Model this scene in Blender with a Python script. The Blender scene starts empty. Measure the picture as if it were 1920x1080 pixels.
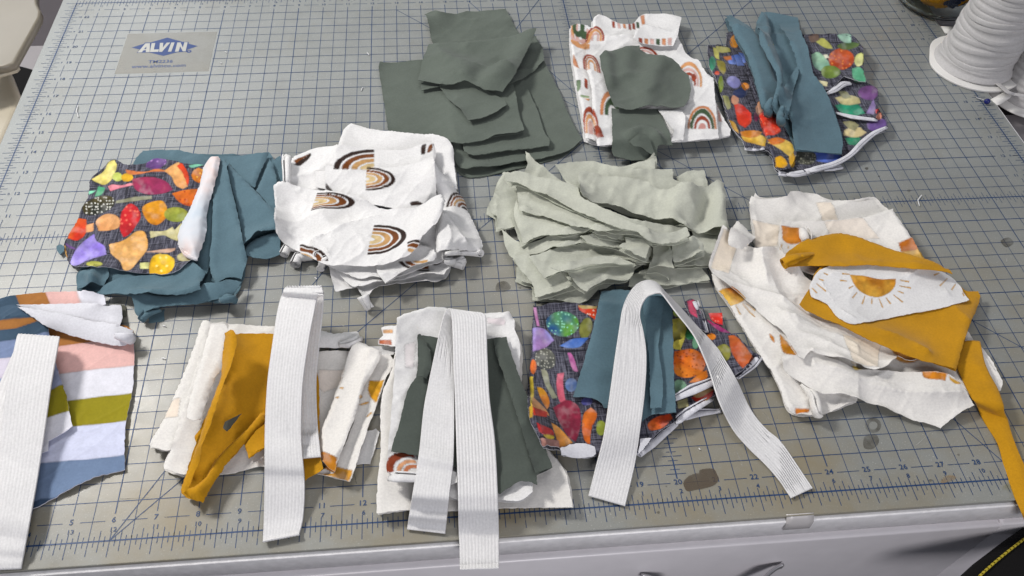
import bpy, bmesh, math, random
import numpy as np
from mathutils import Vector, Matrix
from mathutils.geometry import delaunay_2d_cdt, tessellate_polygon
random.seed(4)
scn = bpy.context.scene
COL = scn.collection

# ------------------------------------------------------------------ camera
R = np.array([[0.99622, -0.0827, 0.0266], [-0.0482, -0.7814, -0.6222], [0.0723, 0.6186, -0.7824]])
u_, s_, vt_ = np.linalg.svd(R); R = u_ @ vt_
CAM = np.array([0.3577, -0.2054, 0.4890])
FPX, CX, CY = 1526.13, 928.73, 540.0
cd = bpy.data.cameras.new('camera'); cam = bpy.data.objects.new('camera', cd); COL.objects.link(cam)
cd.sensor_width = 36; cd.sensor_fit = 'HORIZONTAL'; cd.lens = FPX / 1920 * 36
cd.shift_x = (960 - CX) / 1920; cd.clip_start = 0.01; cd.clip_end = 50
M4 = Matrix.Identity(4)
for i, ax in enumerate((R[0], -R[1], -R[2])):
    for j in range(3): M4[j][i] = ax[j]
    M4[i][3] = 0
for j in range(3): M4[j][3] = CAM[j]
cam.matrix_world = M4
scn.camera = cam

def un(px, z=0.0):
    """points of the photograph laid on the horizontal plane(s) of height z -> table coordinates"""
    px = np.asarray(px, float).reshape(-1, 2); z = np.broadcast_to(np.asarray(z, float), (len(px),))
    d = np.c_[(px[:, 0] - CX) / FPX, (px[:, 1] - CY) / FPX, np.ones(len(px))] @ R
    t = (z - CAM[2]) / d[:, 2]
    return CAM + t[:, None] * d
def unY(px, y):
    d = np.array([(px[0] - CX) / FPX, (px[1] - CY) / FPX, 1.]) @ R
    return CAM + (y - CAM[1]) / d[1] * d
def pj(P):
    c = (np.asarray(P) - CAM) @ R.T
    return np.c_[CX + FPX * c[:, 0] / c[:, 2], CY + FPX * c[:, 1] / c[:, 2]]

# traced points come from enlarged views of the photograph: view -> x0, y0, scale
VIEW = {'R1': (0, 0, 1/3), 'R2': (640, 0, 1/3), 'R3': (1280, 0, 1/3), 'R4': (0, 270, .32407), 'R5': (480, 220, .3519),
        'S1': (880, 270, .32399), 'S2': (1300, 350, .43509), 'S3': (0, 530, .50909), 'S4': (270, 520, .48134),
        'S5': (660, 550, .49093), 'S6': (960, 510, .43511), 'S7': (1000, 760, .47917), 'P': (0, 0, 1.), 'LG': (180, 50, .125),
        'B3': (100, 930, .125), 'B4': (1180, 840, .125), 'B5': (1680, 840, .125)}
def K(v, *a):
    x0, y0, s = VIEW[v]; a = np.array(a, float).reshape(-1, 2)
    return np.c_[x0 + a[:, 0] * s, y0 + a[:, 1] * s]
def lin(c):
    c = np.asarray(c, float) / 255
    return np.where(c <= .04045, c / 12.92, ((c + .055) / 1.055) ** 2.4)
def rgba(c): return tuple(lin(c)) + (1.,)

# ------------------------------------------------------------------ noise
def vnoise(x, y, seed=0):
    xi = np.floor(x).astype(np.int64); yi = np.floor(y).astype(np.int64); fx = x - xi; fy = y - yi
    def h(a, b):
        n = (a * 374761393 + b * 668265263 + seed * 974634777) & 0xffffffff
        n = ((n ^ (n >> 13)) * 1274126177) & 0xffffffff
        return ((n ^ (n >> 16)) & 0xffff) / 65535.
    fx = fx * fx * fx * (fx * (fx * 6 - 15) + 10); fy = fy * fy * fy * (fy * (fy * 6 - 15) + 10)
    a = h(xi, yi) * (1 - fx) + h(xi + 1, yi) * fx; b = h(xi, yi + 1) * (1 - fx) + h(xi + 1, yi + 1) * fx
    return a * (1 - fy) + b * fy
def fbm(x, y, seed=0, o=3):
    s = 0; a = .5
    for i in range(o): s = s + a * vnoise(x * 2 ** i, y * 2 ** i, seed + i * 17); a *= .5
    return s / (1 - .5 ** o)

# ------------------------------------------------------------------ polygons
def resample(P, step, closed=True, smooth=True, corner=48):
    """Catmull-Rom through the traced points, keeping sharp corners; returns points and the parameter of each"""
    P = np.asarray(P, float); n = len(P); out = []; par = []
    def tang(i):
        if not closed and i in (0, n - 1): return None
        a = P[i] - P[(i - 1) % n]; b = P[(i + 1) % n] - P[i]
        la, lb = np.linalg.norm(a) + 1e-9, np.linalg.norm(b) + 1e-9
        if math.degrees(math.acos(max(-1, min(1, a @ b / la / lb)))) > corner: return None
        return (a / la + b / lb) / 2
    for i in range(n if closed else n - 1):
        a, b = P[i], P[(i + 1) % n]; L = np.linalg.norm(b - a); k = max(1, int(round(L / step)))
        t0 = tang(i) if smooth else None; t1 = tang((i + 1) % n) if smooth else None
        m0 = (b - a) if t0 is None else t0 * L; m1 = (b - a) if t1 is None else t1 * L
        for j in range(k):
            t = j / k
            out.append((2*t**3-3*t*t+1)*a + (t**3-2*t*t+t)*m0 + (-2*t**3+3*t*t)*b + (t**3-t*t)*m1); par.append(i + t)
    if not closed: out.append(P[-1]); par.append(n - 1)
    return np.array(out), np.array(par)
def inside(X, Y, P):
    r = np.zeros(np.shape(X), bool); n = len(P)
    for i in range(n):
        (x1, y1), (x2, y2) = P[i], P[(i + 1) % n]
        if y1 == y2: continue
        c = (Y > min(y1, y2)) & (Y <= max(y1, y2))
        r ^= c & (X < (Y - y1) * (x2 - x1) / (y2 - y1) + x1)
    return r
def segdist(X, Y, P, closed=True):
    d = np.full(np.shape(X), 1e9); n = len(P)
    for i in range(n if closed else n - 1):
        ax, ay = P[i]; bx, by = P[(i + 1) % n]; vx, vy = bx - ax, by - ay; l2 = vx * vx + vy * vy + 1e-16
        t = np.clip(((X - ax) * vx + (Y - ay) * vy) / l2, 0, 1)
        d = np.minimum(d, (X - ax - t * vx) ** 2 + (Y - ay - t * vy) ** 2)
    return np.sqrt(d)

# ------------------------------------------------------------------ height of everything lying on the table
G = .001; GX0, GY0 = -.20, -.14; GNX, GNY = 1250, 820
HT = np.zeros((GNY, GNX)); gy_ = GY0 + G * np.arange(GNY)
HT[gy_ < -.0172] = -.0045
HT[gy_ < -.0188] = -.05
def box(a, r):
    if r < 1: return a
    for ax in (0, 1):
        p = [(0, 0), (0, 0)]; p[ax] = (r + 1, r); c = np.cumsum(np.pad(a, p, mode='edge'), axis=ax)
        n = a.shape[ax]
        a = (np.take(c, range(2*r+1, 2*r+1+n), axis=ax) - np.take(c, range(0, n), axis=ax)) / (2*r+1)
    return a
def samp(A, x, y, x0=GX0, y0=GY0):
    fx = np.clip((x - x0) / G, 0, A.shape[1] - 1.001); fy = np.clip((y - y0) / G, 0, A.shape[0] - 1.001)
    ix = fx.astype(int); iy = fy.astype(int); fx -= ix; fy -= iy
    return (A[iy, ix]*(1-fx)+A[iy, ix+1]*fx)*(1-fy) + (A[iy+1, ix]*(1-fx)+A[iy+1, ix+1]*fx)*fy
SEED = [100]
def sheet(poly, res=.0022, t=.0005, lift=.0003, reach=4, stiff=14, wr=(), creases=(), bumps=(), curl=.0012, fold=(), fr=.003,
          puff=None, rough=.00035, smooth=True, corner=48, prt=None, mat=0, back=None, tilt=None, follow=1.0):
    """one layer of cloth: the traced outline is laid on whatever is already there, sags over it, wrinkles, and is meshed"""
    SEED[0] += 7; sd = SEED[0]; fr = fr * .62; lift = min(lift, .0006 + lift * .5); t = min(t, .0007)
    P, par = resample(poly, 3.0, True, smooth, corner)
    W = un(P, .004)
    z = samp(HT, W[:, 0], W[:, 1]) * 0 + .004
    for it in range(4):
        W = un(P, z)
        ix0 = max(0, int((W[:, 0].min() - GX0) / G) - 6); ix1 = min(GNX, int((W[:, 0].max() - GX0) / G) + 7)
        iy0 = max(0, int((W[:, 1].min() - GY0) / G) - 6); iy1 = min(GNY, int((W[:, 1].max() - GY0) / G) + 7)
        O = HT[iy0:iy1, ix0:ix1]; X, Y = np.meshgrid(GX0 + G * np.arange(ix0, ix1), GY0 + G * np.arange(iy0, iy1))
        Mi = inside(X, Y, W[:, :2]); M = box(Mi.astype(float), 2) > .01
        Mf = M.astype(float); Z = np.where(M, O, 0); nb = np.maximum(box(Mf, reach), 1e-6)
        for k in range(stiff):
            Z = np.where(M, np.maximum(O, box(Z * Mf, reach) / nb), 0)
        nb1 = np.maximum(box(Mf, 2), 1e-6)
        Zs = np.where(M, np.maximum(box(Z * Mf, 2) / nb1, O * .5 + Z * .5), 0)
        Zp = Zs.copy()                                    # spread outward so that edges can be sampled
        e = Mf.copy()
        for k in range(5):
            nn = box(e, 1); Zp = np.where(e > 0, Zp, np.where(nn > 0, box(Zp * (e > 0), 1) / np.maximum(box((e > 0).astype(float), 1), 1e-6), 0)); e = np.where(nn > 1e-6, 1., e)
        z = samp(Zp, W[:, 0], W[:, 1], X[0, 0], Y[0, 0]) + lift
        zz = np.array([np.roll(z, k) for k in range(-3, 4)]).mean(0); z = zz
    x0, y0 = X[0, 0], Y[0, 0]
    D = segdist(X, Y, W[:, :2])
    Zt = Zp + lift
    for (amp, sc, ang, st) in wr:
        a = math.radians(ang); U = (X * math.cos(a) + Y * math.sin(a)) / sc; V = (-X * math.sin(a) + Y * math.cos(a)) / sc * st
        U = U + .5 * fbm(X / sc / 1.7, Y / sc / 1.7, sd + 3, 2)
        n = fbm(U, V, sd, 2); rd = 1 - np.abs(2 * n - 1); Zt = Zt + amp * rd ** (9 if st >= 3 else 3); sd += 1
    zm = float(z.mean())
    for (pl, amp, w) in creases:
        q, _ = resample(un(pl, zm)[:, :2], .004, False)
        dd = segdist(X, Y, q, False); Zt = Zt + amp * np.exp(-(dd / w) ** 2)
    for (pt, r, dz) in bumps:
        c = un(pt, zm)[0]; Zt = Zt + dz * np.exp(-((X - c[0]) ** 2 + (Y - c[1]) ** 2) / r ** 2)
    if curl: Zt = Zt + curl * np.clip(2.2 * fbm(X / .022, Y / .022, sd + 5, 2) - .75, 0, 1) * np.exp(-D / .005)
    if puff:
        h, r = puff; q = np.clip(D / r, 0, 1); Zt = Zt + h * np.sqrt(np.clip(1 - (1 - q) ** 2, 0, 1))
    for (a, b) in fold:
        n = len(poly); sel = (par >= a) & (par <= b) if b > a else (par >= a) | (par <= b)
        if b <= a: idx = list(np.where(par >= a)[0]) + list(np.where(par <= b)[0])
        else: idx = list(np.where(sel)[0])
        dd = segdist(X, Y, W[idx, :2], False); q = np.clip(dd / fr, 0, 1)
        Zt = Zt + fr * np.sqrt(np.clip(1 - (1 - q) ** 2, 0, 1)) * np.clip(1 - (dd - fr) / .02, 0.15, 1)
    Zt = np.maximum(Zt, np.where(M, O, -9) + .00012)
    # ---- mesh
    B, _ = resample(W[:, :2], max(res, .0011), True, False)
    if rough: B = B + rough * np.c_[vnoise(B[:, 0]/.0023, B[:, 1]/.0023, sd)-.5, vnoise(B[:, 0]/.0023, B[:, 1]/.0023, sd+1)-.5] * 2
    gx = np.arange(W[:, 0].min(), W[:, 0].max(), res); gyy = np.arange(W[:, 1].min(), W[:, 1].max(), res * .9)
    HX, HY = np.meshgrid(gx, gyy); HX = HX + (np.arange(len(gyy)) % 2)[:, None] * res * .5
    hx, hy = HX.ravel(), HY.ravel()
    hx = hx + (vnoise(hx*7919, hy*7907, sd+9)-.5)*res*.25
    ins = inside(hx, hy, W[:, :2]) & (samp(D, hx, hy, x0, y0) > res * .55)
    pts = np.r_[B, np.c_[hx[ins], hy[ins]]] * 1000
    nb = len(B)
    vc, ed, fc, _, _, _ = delaunay_2d_cdt([Vector(p) for p in pts], [(i, (i + 1) % nb) for i in range(nb)], [list(range(nb))], 1, 1e-4)
    V2 = np.array([(v[0], v[1]) for v in vc]) / 1000
    F = np.array([f for f in fc if len(f) == 3], int)
    zt = samp(Zt, V2[:, 0], V2[:, 1], x0, y0)
    a = V2[F[:, 1]] - V2[F[:, 0]]; b = V2[F[:, 2]] - V2[F[:, 0]]
    fl = a[:, 0] * b[:, 1] - a[:, 1] * b[:, 0] < 0; F[fl] = F[fl][:, ::-1]
    n = len(V2); top = np.c_[V2, zt]
    bot = np.c_[V2, zt - t]
    E = {}
    for f in F:
        for k in range(3):
            e = (f[k], f[(k + 1) % 3]); E[e] = 1
    S = [(i, j) for (i, j) in E if (j, i) not in E]
    ring = sorted({i for e in S for i in e}); mp = {i: k for k, i in enumerate(ring)}; nr = len(ring); o = 2 * n
    faces = [tuple(f) for f in F.tolist()] + [tuple((f[::-1] + n)) for f in F] + [(o + mp[j], o + mp[i], o + nr + mp[i], o + nr + mp[j]) for (i, j) in S]
    bk = mat if back is None else back
    mats = [mat] * len(F) + [bk] * (len(F) + len(S))
    C = np.zeros((2 * n + 2 * nr, 4))
    if prt is not None:
        zf = samp(Zp, V2[:, 0], V2[:, 1], x0, y0) + lift
        q = pj(np.c_[V2, zf]); acc = np.zeros((n, 4)); h = res / .00045 * .30
        for dx, dy in ((0, 0), (h, h * .4), (-h, -h * .4), (h * .4, -h), (-h * .4, h)):
            c4 = prt(q + (dx, dy)); c4[:, :3] *= c4[:, 3:]; acc += c4
        acc[:, :3] /= np.maximum(acc[:, 3:], 1e-6); acc[:, 3] /= 5; C[:n] = acc; C[n:] = 0
    Mo = Mi
    HT[iy0:iy1, ix0:ix1] = np.where(Mo, np.maximum(O, Zt + .0002), O)
    return dict(v=np.r_[top, bot, top[ring], bot[ring]], f=faces, m=mats, c=C)

def stack(poly, n, dt=.0009, jit=.0015, **kw):
    """several equal layers, slightly out of register; the top one carries the detail"""
    out = []; poly = np.asarray(poly, float)
    c = poly.mean(0)
    rr = np.random.RandomState(len(poly) * 13 + n)
    for i in range(n - 1):
        k2 = dict(kw); k2['prt'] = None; k2['res'] = .004; k2['wr'] = (); k2['lift'] = min(dt, .0016); k2['fold'] = (); k2['bumps'] = (); k2['creases'] = (); k2['puff'] = None
        q = c + (poly - c) * (1 - .012 * rr.rand()) + rr.randn(1, 2) * jit * 1500
        out.append(sheet(q, **k2))
    k3 = dict(kw); k3.setdefault('lift', dt); out.append(sheet(poly, **k3))
    return out

def loftmesh(rows, closed=False, mat=0, thick=None, col=None):
    """rows: (n, k, 3) grid of points"""
    rows = np.asarray(rows); n, k, _ = rows.shape; v = rows.reshape(-1, 3); f = []
    for i in range(n - 1):
        for j in range(k if closed else k - 1):
            j2 = (j + 1) % k; f.append((i*k+j, i*k+j2, (i+1)*k+j2, (i+1)*k+j))
    if thick:
        du = np.gradient(rows, axis=0); dv = np.gradient(rows, axis=1); N = np.cross(du, dv); N /= np.linalg.norm(N, axis=2)[:, :, None] + 1e-12
        o = len(v); v = np.r_[v, (rows - N * thick).reshape(-1, 3)]
        f += [tuple(o + q for q in x[::-1]) for x in f]
        for i in range(n - 1):
            f.append((i*k, (i+1)*k, o+(i+1)*k, o+i*k)); f.append(((i+1)*k+k-1, i*k+k-1, o+i*k+k-1, o+(i+1)*k+k-1))
        for j in range(k - 1):
            f.append((j+1, j, o+j, o+j+1)); b = (n-1)*k; f.append((b+j, b+j+1, o+b+j+1, o+b+j))
    C = np.zeros((len(v), 4))
    if col is not None: C[:] = col
    return dict(v=v, f=f, m=[mat] * len(f), c=C)

def on(px, dz):
    """points at height dz above whatever lies there"""
    px = np.asarray(px, float); dz = np.asarray(dz, float); z = np.zeros(len(px)) + .004
    for i in range(6):
        W = un(px, z); z = .5 * z + .5 * (samp(HS[0], W[:, 0], W[:, 1]) + dz)
    return un(px, z)
HS = [HT]
def curve3(P, n):
    P = np.asarray(P, float); m = len(P); out = []
    T = np.gradient(P, axis=0)
    for s in np.linspace(0, m - 1 - 1e-6, n):
        i = int(s); t = s - i; a, b = P[i], P[i + 1]
        out.append((2*t**3-3*t*t+1)*a + (t**3-2*t*t+t)*T[i] + (-2*t**3+3*t*t)*b + (t**3-t*t)*T[i+1])
    return np.array(out)
def ribbon(pairs, n=150, k=61, ribs=12, amp=.00032, thick=.0011, mat=0, wob=.0004, seed=1, gap=.0016, m=70):
    """woven band between two traced edges; pairs = (left px, height, right px, height); it rests on whatever is higher"""
    q = curve3(np.array([[*p[0], p[1], *p[2], p[3]] for p in pairs]), m)
    zl, zr = q[:, 2].copy(), q[:, 5].copy(); s7 = np.linspace(0, 1, 9)
    for it in range(5):
        A = un(q[:, 0:2], zl); B = un(q[:, 3:5], zr)
        need = np.zeros(m)
        for f in s7:
            P = A * (1 - f) + B * f
            need = np.maximum(need, np.where(P[:, 1] > -.0172, samp(HT, P[:, 0], P[:, 1]) + gap - P[:, 2], 0))
        need = np.maximum.reduce([np.roll(need, i) * (1 if i == 0 else .93) for i in (-1, 0, 1)])
        need[0] = min(need[0], need[1] + .002)
        zl += need; zr += need
        for _ in range(2):
            zl[1:-1] = np.maximum(zl[1:-1], (zl[:-2] + zl[2:]) / 2 - .0006); zr[1:-1] = np.maximum(zr[1:-1], (zr[:-2] + zr[2:]) / 2 - .0006)
    A = curve3(un(q[:, 0:2], zl), n); B = curve3(un(q[:, 3:5], zr), n); s = np.linspace(0, 1, k)
    rows = A[:, None] * (1 - s)[None, :, None] + B[:, None] * s[None, :, None]
    du = np.gradient(rows, axis=0); dv = np.gradient(rows, axis=1); N = np.cross(du, dv); N /= np.linalg.norm(N, axis=2)[:, :, None] + 1e-12
    L = np.cumsum(np.r_[0, np.linalg.norm(np.diff((A + B) / 2, axis=0), axis=1)])
    wid = np.linalg.norm(A - B, axis=1)[:, None]; prof = amp * np.clip((wid - .006) / .018, .08, 1) * (np.abs(np.sin(np.pi * ribs * s)) ** .55)[None, :] * (.9 + .2 * fbm(L[:, None] / .012 + seed, s[None, :] * ribs, seed + 2, 2)) + wob * (fbm(L[:, None] / .03 + seed, s[None, :] * 1.2, seed, 2) - .5)
    rows = rows + N * prof[:, :, None]
    for P in (rows[:, ::6].reshape(-1, 3),):
        ix = ((P[:, 0] - GX0) / G).astype(int); iy = ((P[:, 1] - GY0) / G).astype(int); ok = (ix >= 0) & (ix < GNX) & (iy >= 0) & (iy < GNY) & (P[:, 1] > -.017)
        RIB.append((iy[ok], ix[ok], P[ok, 2]))
    return loftmesh(rows, thick=thick, mat=mat)
RIB = []
def stamp():
    """let later bands rest on the ones already laid"""
    T = np.full(HT.shape, -9.)
    for iy, ix, z in RIB: np.maximum.at(T, (iy, ix), z)
    RIB.clear()
    for _ in range(2):
        T = np.maximum.reduce([T] + [np.roll(np.roll(T, i, 0), j, 1) for i in (-1, 0, 1) for j in (-1, 0, 1)])
    np.maximum(HT, T, out=HT)
def roll(path, rad, turns=1.5, mat=0, dz=0.0, n=46, k=36, open_=.35, ang0=2.2, prt=None, flip=False, wob=.08, squash=1.0):
    """a rolled-up cloth edge: a spiral section swept along the traced path, lying on what is below"""
    path, par = resample(np.asarray(path, float), 4, False)
    rad = np.interp(par, np.arange(len(rad)), rad)
    c = on(path, rad * squash + dz)
    m = len(c); n = max(8, m); c = curve3(c, n); rad = np.interp(np.linspace(0, 1, n), np.linspace(0, 1, m), rad)
    T = np.gradient(c, axis=0); T /= np.linalg.norm(T, axis=1)[:, None]
    S = np.cross(T, [0, 0, 1.]); S /= np.linalg.norm(S, axis=1)[:, None]; U = np.cross(S, T)
    th = np.linspace(0, 2 * math.pi * turns, k); rr = 1 - (1 - open_) * (th / th[-1]); sg = -1 if flip else 1
    SEED[0] += 3
    w = 1 + wob * (fbm(np.linspace(0, n / 9, n)[:, None], th[None, :] / 2, SEED[0], 2) - .5) * 2
    rows = c[:, None] + rad[:, None, None] * w[:, :, None] * rr[None, :, None] * (np.cos(th + ang0)[None, :, None] * S[:, None] * sg + squash * np.sin(th + ang0)[None, :, None] * U[:, None])
    d = loftmesh(rows, mat=mat, thick=.0004)
    if prt is not None:
        px = pj(d['v']); d['c'] = prt(px)
    return d

# ------------------------------------------------------------------ objects
def build(name, parts, mats, parent=None, smooth=True):
    V = []; F = []; MI = []; C = []; o = 0
    for d in parts:
        V.append(d['v']); C.append(d['c'])
        F += [tuple(int(q) + o for q in f) for f in d['f']]; MI += d['m']; o += len(d['v'])
    V = np.concatenate(V); C = np.concatenate(C)
    me = bpy.data.meshes.new(name); me.from_pydata(V.tolist(), [], F)
    me.polygons.foreach_set('material_index', MI); me.polygons.foreach_set('use_smooth', [smooth] * len(F))
    if C.any():
        at = me.color_attributes.new('Print', 'FLOAT_COLOR', 'POINT'); at.data.foreach_set('color', C.astype(np.float32).ravel())
    for m in mats: me.materials.append(m)
    me.update()
    ob = bpy.data.objects.new(name, me); COL.objects.link(ob)
    if parent: ob.parent = parent
    return ob
def tag(o, label, cat, group=None):
    o['label'] = label; o['category'] = cat
    if group: o['group'] = group
    return o
def center(ob):
    """put a lone mesh's origin at its own base"""
    me = ob.data; n = len(me.vertices); a = np.empty(n * 3); me.vertices.foreach_get('co', a); a = a.reshape(-1, 3)
    c = np.r_[a[:, :2].mean(0), a[:, 2].min()]; me.vertices.foreach_set('co', (a - c).ravel()); ob.location = c; me.update()
    return ob
def thing(name, label, cat, parts, mats, group=None, smooth=True):
    return tag(center(build(name, parts, mats, None, smooth)), label, cat, group)
def empty(name, loc, label, cat, group=None):
    o = bpy.data.objects.new(name, None); COL.objects.link(o); o.location = loc; o.empty_display_size = .02
    return tag(o, label, cat, group)
def child(name, parts, mats, root, smooth=True):
    ob = build(name, parts, mats, None, smooth); center(ob); loc = ob.location.copy(); ob.parent = root
    ob.location = loc - root.location
    return ob
def prism(P, z0, z1, mat=0, bev=0.0):
    """vertical-sided body on an outline in table coordinates, with a bevelled top edge"""
    P = np.asarray(P, float)[:, :2]; n = len(P)
    a = 0.5 * sum(P[i][0]*P[(i+1) % n][1]-P[(i+1) % n][0]*P[i][1] for i in range(n))
    if a < 0: P = P[::-1]
    rings = [np.c_[P, np.full(n, z0)]]
    if bev:
        c = P.mean(0); nrm = []
        for i in range(n):
            e1 = P[i]-P[i-1]; e2 = P[(i+1) % n]-P[i]; e1 = e1/np.linalg.norm(e1); e2 = e2/np.linalg.norm(e2)
            t = e1+e2; q = np.array([-t[1], t[0]]); q = q/(np.linalg.norm(q)+1e-9); q = q/max(.4, q @ np.array([-e1[1], e1[0]])); nrm.append(q)
        nrm = np.array(nrm)
        for k in range(5):
            th = k/4*math.pi/2; rings.append(np.c_[P+nrm*bev*(1-math.cos(th)), np.full(n, z1-bev+bev*math.sin(th))])
    else: rings.append(np.c_[P, np.full(n, z1)])
    v = np.concatenate(rings); f = []
    for r in range(len(rings)-1):
        for i in range(n):
            j = (i+1) % n; f.append((r*n+i, r*n+j, (r+1)*n+j, (r+1)*n+i))
    o = (len(rings)-1)*n
    tri = tessellate_polygon([[Vector((p[0], p[1], 0)) for p in rings[-1]]])
    for t in tri:
        q = rings[-1][list(t)]
        if (q[1][0]-q[0][0])*(q[2][1]-q[0][1])-(q[1][1]-q[0][1])*(q[2][0]-q[0][0]) < 0: t = t[::-1]
        f.append(tuple(o+i for i in t)); f.append(tuple(i for i in t[::-1]))
    return dict(v=v, f=f, m=[mat]*len(f), c=np.zeros((len(v), 4)))
def bxm(x0, x1, y0, y1, z0, z1, mat=0, bev=.0):
    return prism([(x0, y0), (x1, y0), (x1, y1), (x0, y1)], z0, z1, mat, bev)
def lathe(cx, cy, prof, k=64, mat=0, skew=None):
    rows = []
    for (r, z) in prof: rows.append([(cx+r*math.cos(2*math.pi*j/k), cy+r*math.sin(2*math.pi*j/k), z) for j in range(k)])
    return loftmesh(np.array(rows), closed=True, mat=mat)

# ------------------------------------------------------------------ materials
def nt(name):
    m = bpy.data.materials.new(name); m.use_nodes = True; t = m.node_tree; b = t.nodes['Principled BSDF']
    return m, t, b
def N(t, ty, **kw):
    n = t.nodes.new(ty)
    for k, v in kw.items():
        if k.startswith('_'): setattr(n, k[1:], v)
        else: n.inputs[k.replace('__', ' ')].default_value = v
    return n
def mixc(t, fac, a, b, blend='MIX'):
    n = t.nodes.new('ShaderNodeMix'); n.data_type = 'RGBA'; n.blend_type = blend
    for s, v in ((0, fac), (6, a), (7, b)):
        if isinstance(v, (int, float, tuple)): n.inputs[s].default_value = v
        else: t.links.new(v, n.inputs[s])
    return n.outputs[2]
def ramp(t, fac, stops):
    r = t.nodes.new('ShaderNodeValToRGB'); t.links.new(fac, r.inputs[0]); e = r.color_ramp.elements
    while len(e) < len(stops): e.new(.5)
    for el, (p, c) in zip(e, stops): el.position = p; el.color = c if len(c) == 4 else tuple(c) + (1,)
    return r.outputs[0]
def geo(t, scale=(1, 1, 1), rot=(0, 0, 0)):
    c = t.nodes.new('ShaderNodeNewGeometry'); m = t.nodes.new('ShaderNodeMapping'); t.links.new(c.outputs['Position'], m.inputs[0])
    m.inputs['Scale'].default_value = scale; m.inputs['Rotation'].default_value = rot
    return m.outputs[0]
def fabric(name, color, var=.10, weave=1.0, plaid=None, rough=.92, printed=False, sheen=.12, rot=0.0, tint=None):
    m, t, b = nt(name); p = geo(t)
    n1 = N(t, 'ShaderNodeTexNoise', Scale=45, Detail=4, Roughness=.6); t.links.new(p, n1.inputs['Vector'])
    n2 = N(t, 'ShaderNodeTexNoise', Scale=700, Detail=2); t.links.new(p, n2.inputs['Vector'])
    c = rgba(color)
    lo = tuple(x * (1 - var) for x in c[:3]) + (1,); hi = tuple(min(1, x * (1 + var)) for x in c[:3]) + (1,)
    base = ramp(t, n1.outputs[0], [(.3, lo), (.7, hi)])
    fine = ramp(t, n2.outputs[0], [(.3, (.86, .86, .86)), (.7, (1, 1, 1))])
    base = mixc(t, .8, base, fine, 'MULTIPLY')
    if plaid:
        dark, light = rgba(plaid[0]), rgba(plaid[1])
        a = N(t, 'ShaderNodeTexNoise', Scale=1, Detail=3, Roughness=.7); t.links.new(geo(t, (900, 55, 1), (0, 0, rot)), a.inputs['Vector'])
        d = N(t, 'ShaderNodeTexNoise', Scale=1, Detail=3, Roughness=.7); t.links.new(geo(t, (55, 900, 1), (0, 0, rot)), d.inputs['Vector'])
        base = mixc(t, ramp(t, a.outputs[0], [(.45, (0, 0, 0)), (.72, (1, 1, 1))]), dark, light)
        base = mixc(t, ramp(t, d.outputs[0], [(.5, (0, 0, 0)), (.75, (1, 1, 1))]), base, light)
        e = N(t, 'ShaderNodeTexNoise', Scale=1, Detail=1); t.links.new(geo(t, (420, 30, 1), (0, 0, rot)), e.inputs['Vector'])
        g = N(t, 'ShaderNodeTexNoise', Scale=1, Detail=1); t.links.new(geo(t, (30, 420, 1), (0, 0, rot)), g.inputs['Vector'])
        bl = rgba((22, 22, 32))
        base = mixc(t, ramp(t, e.outputs[0], [(.58, (0, 0, 0)), (.68, (.8, .8, .8))]), base, bl)
        base = mixc(t, ramp(t, g.outputs[0], [(.58, (0, 0, 0)), (.68, (.8, .8, .8))]), base, bl)
    if printed:
        at = N(t, 'ShaderNodeAttribute'); at.attribute_name = 'Print'
        ink = mixc(t, .6, at.outputs['Color'], fine, 'MULTIPLY')
        base = mixc(t, at.outputs['Alpha'], base, ink)
    t.links.new(base, b.inputs['Base Color'])
    b.inputs['Roughness'].default_value = rough; b.inputs['Specular IOR Level'].default_value = .2
    b.inputs['Sheen Weight'].default_value = sheen; b.inputs['Sheen Roughness'].default_value = .5
    n3 = N(t, 'ShaderNodeTexNoise', Scale=160, Detail=5, Roughness=.65); t.links.new(p, n3.inputs['Vector'])
    bp = N(t, 'ShaderNodeBump', Strength=.14 * weave, Distance=.0008); t.links.new(n3.outputs[0], bp.inputs['Height']); t.links.new(bp.outputs[0], b.inputs['Normal'])
    return m
def plain(name, color, rough=.5, metal=0., spec=.5, var=.06, scale=30, bump=.0, coat=0.):
    m, t, b = nt(name); n1 = N(t, 'ShaderNodeTexNoise', Scale=scale, Detail=5); t.links.new(geo(t), n1.inputs['Vector'])
    c = rgba(color); lo = tuple(x * (1 - var) for x in c[:3]); hi = tuple(min(1, x * (1 + var)) for x in c[:3])
    t.links.new(ramp(t, n1.outputs[0], [(.3, lo), (.7, hi)]), b.inputs['Base Color'])
    b.inputs['Roughness'].default_value = rough; b.inputs['Metallic'].default_value = metal; b.inputs['Specular IOR Level'].default_value = spec
    if bump:
        bp = N(t, 'ShaderNodeBump', Strength=.5, Distance=bump); t.links.new(n1.outputs[0], bp.inputs['Height']); t.links.new(bp.outputs[0], b.inputs['Normal'])
    return m

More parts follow.
